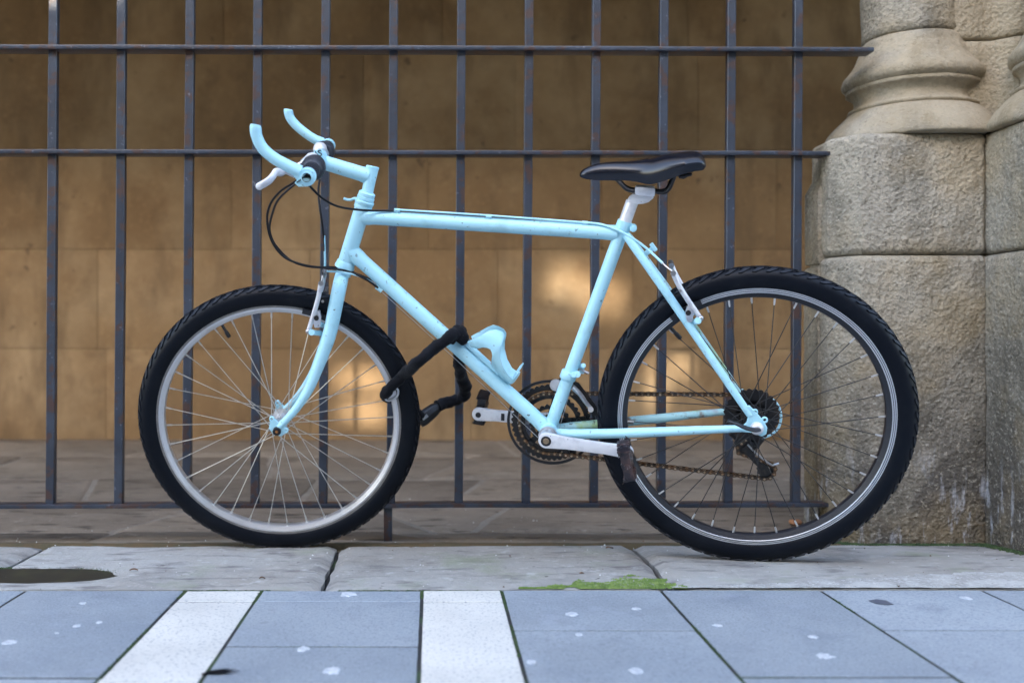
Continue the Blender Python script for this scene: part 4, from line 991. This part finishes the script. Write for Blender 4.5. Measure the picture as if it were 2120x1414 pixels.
# --- rim brakes
def brake(PT_, q, nrm, offs, front, side):
    o = empty("rim_brake", (0, 0, 0), bike)
    qq = lambda p: p if side > 0 else q(p)
    def pp(x, y, off): return qq(PT_(x, y, off))
    b = MB()
    if front: arm = [(664, 587), (660, 612), (652, 642), (644, 668), (638, 688)]; piv = (645, 688); pad = (655, 659); base_ = (664, 690)
    else: arm = [(1394, 566), (1405, 590), (1420, 615), (1437, 640), (1451, 661)]; piv = (1445, 664); pad = (1425, 648); base_ = (1430, 668)
    pts = [pp(x, y, offs + .012 - .004 * i) for i, (x, y) in enumerate(arm)]
    b.tube(spline(pts, 4), .0056, 12, flat=.95, up=nrm); part(b, "arm", [M['alloy_lt']], o)
    b = MB(); b.tube([pp(*base_, offs - .014), pp(*piv, offs + .002)], .0060, 14); b.tube([pp(*piv, offs - .002), pp(*piv, offs + .012)], [.0075, .0065], 14); part(b, "pivot", [M['paint'] if side > 0 else M['paint']], o)
    b = MB(); x, y = arm[0]; b.tube([pp(x, y, offs + .0), pp(x, y, offs + .024)], .0058, 10); part(b, "bolt", [M['steel']], o); b = MB(); b.tube([pp(arm[1][0] + (8 if front else 3), arm[1][1] + 12, offs - .002), pp(arm[1][0] + (8 if front else 3), arm[1][1] + 12, offs + .02)], .0032, 8); part(b, "bolt", [M['steel']], o); b = MB(); b.ball(pp(arm[-1][0], arm[-1][1] - 2, offs + .006), .0062, 0, 10); part(b, "bolt", [M['steel']], o)
    b = MB(); pl_ = [(pad[0] + dx, pad[1] + dy) for dx, dy in ((-3, -16), (8, -18), (11, -4), (8, 17), (-3, 18), (-7, 0))]
    b.prism([pp(a, c_, offs - .006) for a, c_ in pl_], nrm * side * .010); part(b, "pad_holder", [M['alloy']], o, bevel=.002)
    b = MB(); b.tube([pp(*pad, offs - .012), pp(*pad, offs + .010)], .0056, 12); part(b, "pad_bolt", [M['grime']], o)
    b = MB(); rad = unit(pp(*pad, offs) - (CF if front else CR)); tn = unit(np.cross(nrm, rad)); pc = (CF if front else CR)
    rr = .280
    dr = pp(*pad, 0) - pc; dr = unit(dr - nrm * (dr @ nrm)); tn = np.cross(nrm, dr); Vv = []
    for k in range(7):
        a = (k - 3) / 3 * .125
        for r_ in (rr - .006, rr + .006):
            for h in (.0150, .0245): Vv.append(pc + r_ * (math.cos(a) * dr + math.sin(a) * tn) + nrm * side * h)
    Ff = []
    for k in range(6):
        i = k * 4; j = i + 4; Ff += [(i, j, j + 1, i + 1), (i + 2, i + 3, j + 3, j + 2), (i, i + 2, j + 2, j), (i + 1, j + 1, j + 3, i + 3)]
    Ff += [(0, 1, 3, 2), (24, 26, 27, 25)]; b.add(Vv, Ff); part(b, "brake_pad", [M['black']], o)
    return o
for s in (1, -1):
    brake(G, mirG, NS, .046, True, s); brake(F, mirF, NN, .050, False, s)

# --- cables
cab = MB()
def cable(pts, r=.0025, m='cable', name="cable", n=8):
    b = MB(); b.tube(spline(pts, n), r, 8); return part(b, name, [M[m]])
cable([G(618, 372, .12), G(604, 381, .13), G(580, 397, .13), G(560, 422, .12), G(553, 455, .11), G(562, 498, .10), G(588, 532, .08), G(630, 549, .06), G(680, 556, .045), F(712, 560, .030), F(745, 572, .024), F(768, 585, .016), F(785, 598, .008)])
cable([G(622, 374, .05), G(600, 390, .06), G(575, 415, .07), G(563, 445, .07), G(558, 475, .07), G(569, 506, .06), G(600, 538, .05), G(640, 552, .035), G(690, 554, .0), G(710, 556, -.026), F(735, 566, -.026), F(770, 580, -.02)])
cable([G(640, 383, .14), G(648, 393, .13), G(668, 411, .11), G(697, 427, .08), F(735, 434, .045), F(775, 436.5, .016), F(822, 436.5, .006)])
cable([F(822, 436.5, .006), F(1012, 449, .006), F(1100, 455, .006)], .0009, 'cable', "cable_wire", 2)
cable([F(822, 434.5, .006), F(1012, 446.5, .006), F(1211, 461, .006)], .0022, 'paint', "cable", 3)
cable([F(1211, 461, .006), F(1245, 465, .010), F(1275, 475, .017), F(1302, 489, .020), F(1325, 504, .020), F(1345, 520, .022), F(1362, 536, .03), F(1372, 545, .035)], .0026, 'paint')
cable([F(1370, 543, .035), F(1378, 551, .040), F(1392, 562, .050)], .0016, 'steel', "brake_wire")
cable([G(662, 372, -.06), G(659, 395, -.04), G(662, 430, -.01), G(667, 465, .0), G(671, 500, .0), G(672, 520, 0)])
cable([G(671, 488, 0), G(673, 540, 0), G(672, 556, 0)], .0024, 'paint')
cable([G(672, 556, 0), G(670, 570, .02), G(665, 588, .056)], .0013, 'steel', "brake_wire")
cable([G(672, 556, 0), G(672, 575, -.02), mirG(G(665, 588, .056))], .0013, 'steel', "brake_wire")
cable([G(676, 562, .040), F(705, 563.5, .032), F(735, 569, .026), F(765, 582, .016), F(785, 597, .006)], .0022, 'paint')
cable([F(788, 602, .006), F(950, 750, .005), F(1114, 906, .004)], .0008, 'steel', "gear_wire", 2)
cable([F(1186, 790, .0), F(1160, 880, .004), F(1156, 900, .006)], .0007, 'steel', "gear_wire", 2)
cable([F(1505, 855, -.062), F(1560, 818, -.075), F(1592, 823, -.085), F(1610, 838, -.090), F(1617, 862, -.090), F(1611, 886, -.085), F(1594, 901, -.075), F(1576, 906, -.066)], .0028, 'paint')

# --- bottle cage on the down tube
b = MB(); d0 = unit(BBC - F(734, 528)); upn = np.cross(NN, d0); upn = upn if upn[2] > 0 else -upn
BR = .0375; ax0 = F(1000, 740) + upn * 0
axo = (.0164 + .007 + BR)
c_line = F(734, 528)
def cage_pt(px, py, s):
    """drop a picture point onto the bottle cylinder's near side"""
    h = .02
    for _ in range(12):
        p = F(px, py, h); dist = (p - c_line) @ upn - axo; h = math.sqrt(max(BR * BR - min(dist, BR * .999) ** 2, 0)) + .0005 if abs(dist) < BR else .003
    p = F(px, py, h)
    return p if s > 0 else mirF(p)
outer_l = [(966, 706), (980, 703), (1000, 692), (1014, 684), (1027, 682), (1040, 688), (1045, 694), (1043, 703), (1037, 720), (1035, 738), (1041, 758), (1052, 776), (1062, 784), (1073, 769), (1077, 770), (1075, 776), (1064, 789), (1054, 793)]
inner_l = [(972, 716), (985, 720), (996, 719), (1006, 720), (1014, 723), (1018, 732), (1018, 745), (1017, 757), (1020, 764), (1028, 773), (1040, 785), (1048, 790)]
def lin(P, t):
    A = np.array(P, float); sg = np.concatenate([[0], np.cumsum(np.linalg.norm(np.diff(A, axis=0), axis=1))]); return (np.interp(t * sg[-1], sg, A[:, 0]), np.interp(t * sg[-1], sg, A[:, 1]))
o_pts = [(968, 707), (982, 702), (1000, 692), (1014, 684), (1028, 682.5), (1040, 687), (1045, 694), (1042, 706), (1037, 722), (1036, 740), (1042, 760), (1053, 777), (1062, 784), (1068, 776), (1075, 769)]
i_pts = [(976, 719), (988, 722), (1000, 719), (1008, 720), (1015, 723), (1018, 729), (1019, 736), (1018, 744), (1018, 753), (1020, 763), (1029, 775), (1042, 788), (1056, 794), (1066, 788), (1077, 771)]
for s in (1, -1):
    nt_ = len(o_pts); V = []
    for k in range(nt_):
        for u in np.linspace(0, 1, 6):
            x = o_pts[k][0] * (1 - u) + i_pts[k][0] * u; y = o_pts[k][1] * (1 - u) + i_pts[k][1] * u
            p = cage_pt(x, y, s); ed = .0012 if u in (0., 1.) else .0026
            V += [p + NN * s * ed, p - NN * s * ed]
    Fc = []
    for k in range(nt_ - 1):
        for u in range(5):
            a = (k * 6 + u) * 2; c_ = ((k + 1) * 6 + u) * 2; Fc += [(a, c_, c_ + 2, a + 2), (a + 1, a + 3, c_ + 3, c_ + 1)]
        a = k * 12; c_ = (k + 1) * 12; Fc += [(a, a + 1, c_ + 1, c_), (a + 10, c_ + 10, c_ + 11, a + 11)]
    Fc += [tuple([2 * u for u in range(6)] + [2 * u + 1 for u in range(5, -1, -1)])[::-1], tuple([(nt_ - 1) * 12 + 2 * u for u in range(6)] + [(nt_ - 1) * 12 + 2 * u + 1 for u in range(5, -1, -1)])]
    b.add(V, Fc)
sA, sB = F(966, 712), F(1032, 772)
b.box((sA + sB) / 2 + upn * .001, (sB - sA) / 2, NN * .0095, upn * .0035)
b.tube(spline([F(1022, 762), F(1040, 778), F(1056, 790), F(1064, 784), F(1072, 772)], 4), .0055, 10, flat=.6)
part(b, "bottle_cage", [P_], bevel=0, angle=50)
b = MB()
for x, y in ((968, 710), (1016, 756)): b.tube([F(x, y) - upn * .006, F(x, y) + upn * .009], .0042, 10)
part(b, "cage_bolt", [M['steel']])

# ------------------------------------------------------------------ chain lock in its cloth sleeve
lock = empty("bicycle_lock", F(870, 780) - UU * .05); LB_ = np.array(lock.location)
tag(lock, "black cloth covered chain lock tied round down tube and front wheel", "lock")
def cloth(pts, r, name, seed=0, n=8, seg=16):
    pp = spline(pts, n); b = MB(); rr = [r * (1 + .16 * fb((i * .21 + seed, 0, 0), 1, 3)) for i in range(len(pp))]
    b.tube(pp, rr, seg)
    for i in range(len(b.V)):
        p = np.array(b.V[i]); k = i // seg; cc = pp[min(k, len(pp) - 1)]; dv = p - cc
        b.V[i] = tuple(cc + dv * (1 + .32 * fb((p[0] + seed, p[1], p[2]), 42, 4)))
    return b.build(name, [M['fabric']], lock, LB_, angle=70)
near_tyre = .036
cloth([G(824, 818, -.030), G(806, 822, -.012), G(797, 815, .020), G(808, 802, .034), G(836, 776, .040), F(868, 747, .058), F(900, 720, .044), F(925, 701, .036), F(938, 693, .028), F(946, 687, .012), F(952, 686, -.008), F(955, 692, -.026)], .0130, "sleeve", 1)
b = MB(); 
cloth([F(930, 703, .022), F(938, 694, .024), F(948, 690, .016), F(956, 696, .012), F(950, 706, .02)], .0140, "sleeve_knot", 4, 6)
cloth([F(955, 690, -.022), F(954, 715, -.034), F(950, 745, -.046), pd(955, 775, 2.36), pd(963, 800, 2.42), pd(960, 818, 2.46), pd(945, 828, 2.475), pd(925, 833, 2.468), pd(905, 842, 2.452)], .0138, "sleeve", 8)
b = MB(); L0, L1 = pd(912, 838, 2.455), pd(868, 872, 2.43); dl = unit(L1 - L0)
b.tube([L0, L0 + dl * .012, L0 + dl * .02, L1 - dl * .012, L1], [.010, .0135, .0175, .0205, .018], 8, flat=.8)
b.build("lock_head", [M['black']], lock, LB_, bevel=.002)
b = MB(); cpt = L0 + (L1 - L0) * .72 - v(0, .0185, 0); b.box(cpt, dl * .008, v(0, .0012, 0), np.cross(dl, v(0, 1, 0)) * .004); b.build("lock_badge", [M['steel']], lock, LB_)
b = MB(); rc = G(813, 819, .020)
ringp = [G(x, y, .028) for x, y in ((799, 822), (811, 806), (819, 804), (824, 808), (822, 820), (808, 829), (800, 828))]
b.tube(spline(ringp, 4, closed=True) + [ringp[0]], .0026, 8); b.build("end_link", [M['alloy']], lock, LB_)
b = MB(); b.prism([G(x, y, .021) for x, y in ((800, 824), (812, 808), (820, 808), (820, 819), (808, 828))], NS * .004); b.build("end_plate", [M['alloy_lt']], lock, LB_, bevel=.001)
b = MB(); b.tube(spline([G(824, 818, -.030), pd(850, 842, 2.385), pd(872, 862, 2.425)], 6), .0115, 12); b.build("sleeve", [M['fabric']], lock, LB_)

# ------------------------------------------------------------------ moss, litter, loose bits
def moss(name, spots, m, n, size, zfun, seed=1):
    rnd = random.Random(seed); b = MB()
    for _ in range(n):
        (x0, y0, x1, y1, wdt) = rnd.choice(spots); t = rnd.random()
        x = x0 + (x1 - x0) * t + rnd.gauss(0, wdt); y = y0 + (y1 - y0) * t + rnd.gauss(0, wdt * .5); z = zfun(x, y)
        r = size * rnd.uniform(.5, 1.3); h = r * rnd.uniform(.5, 1.2); a0 = rnd.random() * 6
        V = [(x + r * math.cos(a0 + k * 2.094), y + r * math.sin(a0 + k * 2.094), z - .001) for k in range(3)] + [(x + rnd.uniform(-r, r) * .4, y + rnd.uniform(-r, r) * .4, z + h)]
        b.add(V, [(0, 1, 3), (1, 2, 3), (2, 0, 3)])
    return tag(b.build(name, m, None, (0, 0, 0), smooth=False), kind='stuff')
rnd = random.Random(1); b = MB(); px_k = [1075, 1110, 1160, 1200, 1250, 1300, 1350, 1385, 1400, 1425]; dp_k = [.003, .010, .026, .046, .058, .075, .092, .085, .05, .006]
for _ in range(8500):
    px = rnd.uniform(1075, 1425); D = np.interp(px, px_k, dp_k) * (1 + .5 * fb((px * .02, 0, 0), 1, 4)); u = rnd.random() ** 1.5
    y = YK + .004 + u * D; x = (px - PX0) / FPX * YK + .0 * u
    if fb((x * 22, y * 40, 2), 1, 3) < -.25 + .5 * (u - .45): continue
    r = .0019 * rnd.uniform(.5, 1.3); z = kz(x, y) + .0004; h = r * rnd.uniform(.5, 1.3); a0 = rnd.random() * 6
    V = [(x + r * math.cos(a0 + k * 2.094), y + r * math.sin(a0 + k * 2.094), z - .001) for k in range(3)] + [(x + rnd.uniform(-r, r) * .4, y + rnd.uniform(-r, r) * .4, z + h)]
    b.add(V, [(0, 1, 3), (1, 2, 3), (2, 0, 3)])
tag(b.build("moss", M['moss'], None, (0, 0, 0), smooth=False), kind='stuff')
sp = []
for pts in ([(1725, 1130), (1775, 1150), (1830, 1146), (1920, 1148), (1990, 1146), (2040, 1150), (2075, 1160), (2120, 1178)],):
    for a, c_ in zip(pts[:-1], pts[1:]):
        A, B_ = pg(*a, .004), pg(*c_, .004); sp.append((A[0], A[1], B_[0], B_[1], .009))
sp = [(1.0, 2.46, 1.045, 2.407, .008), (1.045, 2.405, 1.2, 2.405, .007), (1.2, 2.405, 1.345, 2.405, .010), (1.34, 2.40, 1.346, 2.24, .009), (1.3, 2.405, 1.345, 2.405, .012)]
moss("moss", sp, M['moss_dark'], 5200, .0034, lambda x, y: kz(x, y) + .002, 2)
moss("moss", [(-.845 + .20 * math.cos(t), 2.095 + .083 * math.sin(t), -.845 + .20 * math.cos(t + .2), 2.095 + .083 * math.sin(t + .2), .010) for t in [k * .2 for k in range(1, 14)]], M['moss_dark'], 900, .0020, lambda x, y: .0035, 5)
sp = []
def jx(px, y): return (px - PX0) / FPX * YK
for px, ya, yb_ in ((385, YK, 1.9), (543, YK, 1.86), (874, YK, 1.9), (1038, YK, 1.83), (1038, 1.72, 1.55), (1367, 1.72, 1.5), (385, 1.7, 1.45), (1697, 1.9, 1.8)):
    sp.append((jx(px, 0), ya, jx(px, 0), yb_, .0022))
sp += [(jx(430, 0), YK, jx(470, 0), YK, .002), (jx(700, 0), YK + .001, jx(990, 0), YK + .001, .002), (jx(380, 0), YK, jx(560, 0), YK, .002)]
moss("moss", sp, M['moss_dark'], 3000, .0019, lambda x, y: PZ - .0016, 3)
# scattered grit and crumbs
rnd = random.Random(11); b = MB()
for _ in range(520):
    x = rnd.uniform(-1.1, 1.35); y = rnd.choice((rnd.uniform(1.96, 2.44), rnd.gauss(2.44, .03), rnd.uniform(2.4, 3.2))); r = rnd.choice((.0007, .001, .0014, .0022)) * rnd.uniform(.6, 1.4)
    z = (kz(x, y) if y < YB else FZ) + r * .4; mi = 0 if rnd.random() < .45 else 1
    V = [(x + r * math.cos(k * 2.094 + z * 900), y + r * math.sin(k * 2.094 + z * 900), z - r * .4) for k in range(3)] + [(x, y, z + r * .6)]
    b.add(V, [(0, 1, 3), (1, 2, 3), (2, 0, 3)], mi)
tag(b.build("grit", [M['pale_bit'], M['leaf']], smooth=False), kind='stuff')
# loose things one can point at
def loose(name, px, py, z, rad, m, label, cat, seed, flat=.5, grp=None):
    c = pg(px, py, z); b = MB(); sc = np.diag([1.0, .8, flat]); b.ball(c + v(0, 0, rad * flat * .8), rad, 0, 9, sc)
    for i in range(len(b.V)):
        p = np.array(b.V[i]); b.V[i] = tuple(c + (p - c) * (1 + .35 * fb((p[0] * 1.0 + seed, p[1], p[2]), .8 / rad * .6, 3)))
    return tag(b.build(name, m, None, tuple(c), angle=25), label, cat, grp)
loose("stone_fragment", 1647, 1086, 0, .018, M['terracotta'], "orange brown broken stone lump lying behind the rear wheel near the pier", "stone", 1, .6)
loose("pebble", 1307, 1167, .010, .0055, M['kerbstone'], "small pale pebble on the kerb just left of the rear tyre", "pebble", 2, .7)
def leaf(px, py, z, L, ang, label, m=None, name="fallen_leaf", cat="leaf"):
    c = pg(px, py, z); d = v(math.cos(ang), math.sin(ang), 0); t = v(-d[1], d[0], 0); b = MB(); V = []
    n = 7
    for k in range(n):
        s = k / (n - 1); w_ = L * .22 * math.sin(math.pi * min(1, s * 1.05 + .02)) + .0004; zz = .0025 * math.sin(s * 3 + ang)
        V += [c + d * L * (s - .5) + t * w_ + v(0, 0, .0035 + zz), c + d * L * (s - .5) + v(0, 0, .0015 + zz), c + d * L * (s - .5) - t * w_ + v(0, 0, .003 + zz)]
    lo = [x - v(0, 0, .0007) for x in V]; N3 = len(V)
    Fq = []
    for k in range(n - 1):
        for j in (0, 1):
            a = k * 3 + j; Fq += [(a, a + 1, a + 4, a + 3), (N3 + a, N3 + a + 3, N3 + a + 4, N3 + a + 1)]
        Fq += [(k * 3, k * 3 + 3, N3 + k * 3 + 3, N3 + k * 3), (k * 3 + 2, N3 + k * 3 + 2, N3 + k * 3 + 5, k * 3 + 5)]
    b.add(V + lo, Fq); return tag(b.build(name, m or M['leaf'], None, tuple(c)), label, cat)
leaf(1205, 1190, .012, .013, .2, "tiny curled dark brown leaf above the moss on the kerb")
leaf(1262, 1136, .010, .022, .5, "tan leaf scrap by the kerb joint left of the rear wheel")
leaf(1860, 1216, .012, .010, 1.0, "black crumb of leaf on the sandy strip below the pier")
leaf(277, 1182, .008, .018, .1, "thin dark leaf sliver beside the right end of the puddle")
leaf(543, 1199, .010, .012, .3, "dark leaf bit on the kerb under the front tyre")
# black feather tuft caught in the joint beside the white strip
c = pg(418, 1396, PZ); b = MB()
for a, L, w_ in ((.35, .05, .004), (.55, .042, .0035), (.15, .055, .005), (.8, .025, .003)):
    d = v(math.cos(a), math.sin(a), .06); d = unit(d); t = np.cross(d, v(0, 0, 1)); b.tube([c + v(0, 0, .001), c + d * L * .5 + t * .002 + v(0, 0, .002), c + d * L], [w_ * .6, w_, .0006], 6, flat=.3, up=t)
tag(b.build("feather", M['rubber'], None, tuple(c)), "ragged black feather stuck in the joint beside the left white paving strip", "feather")
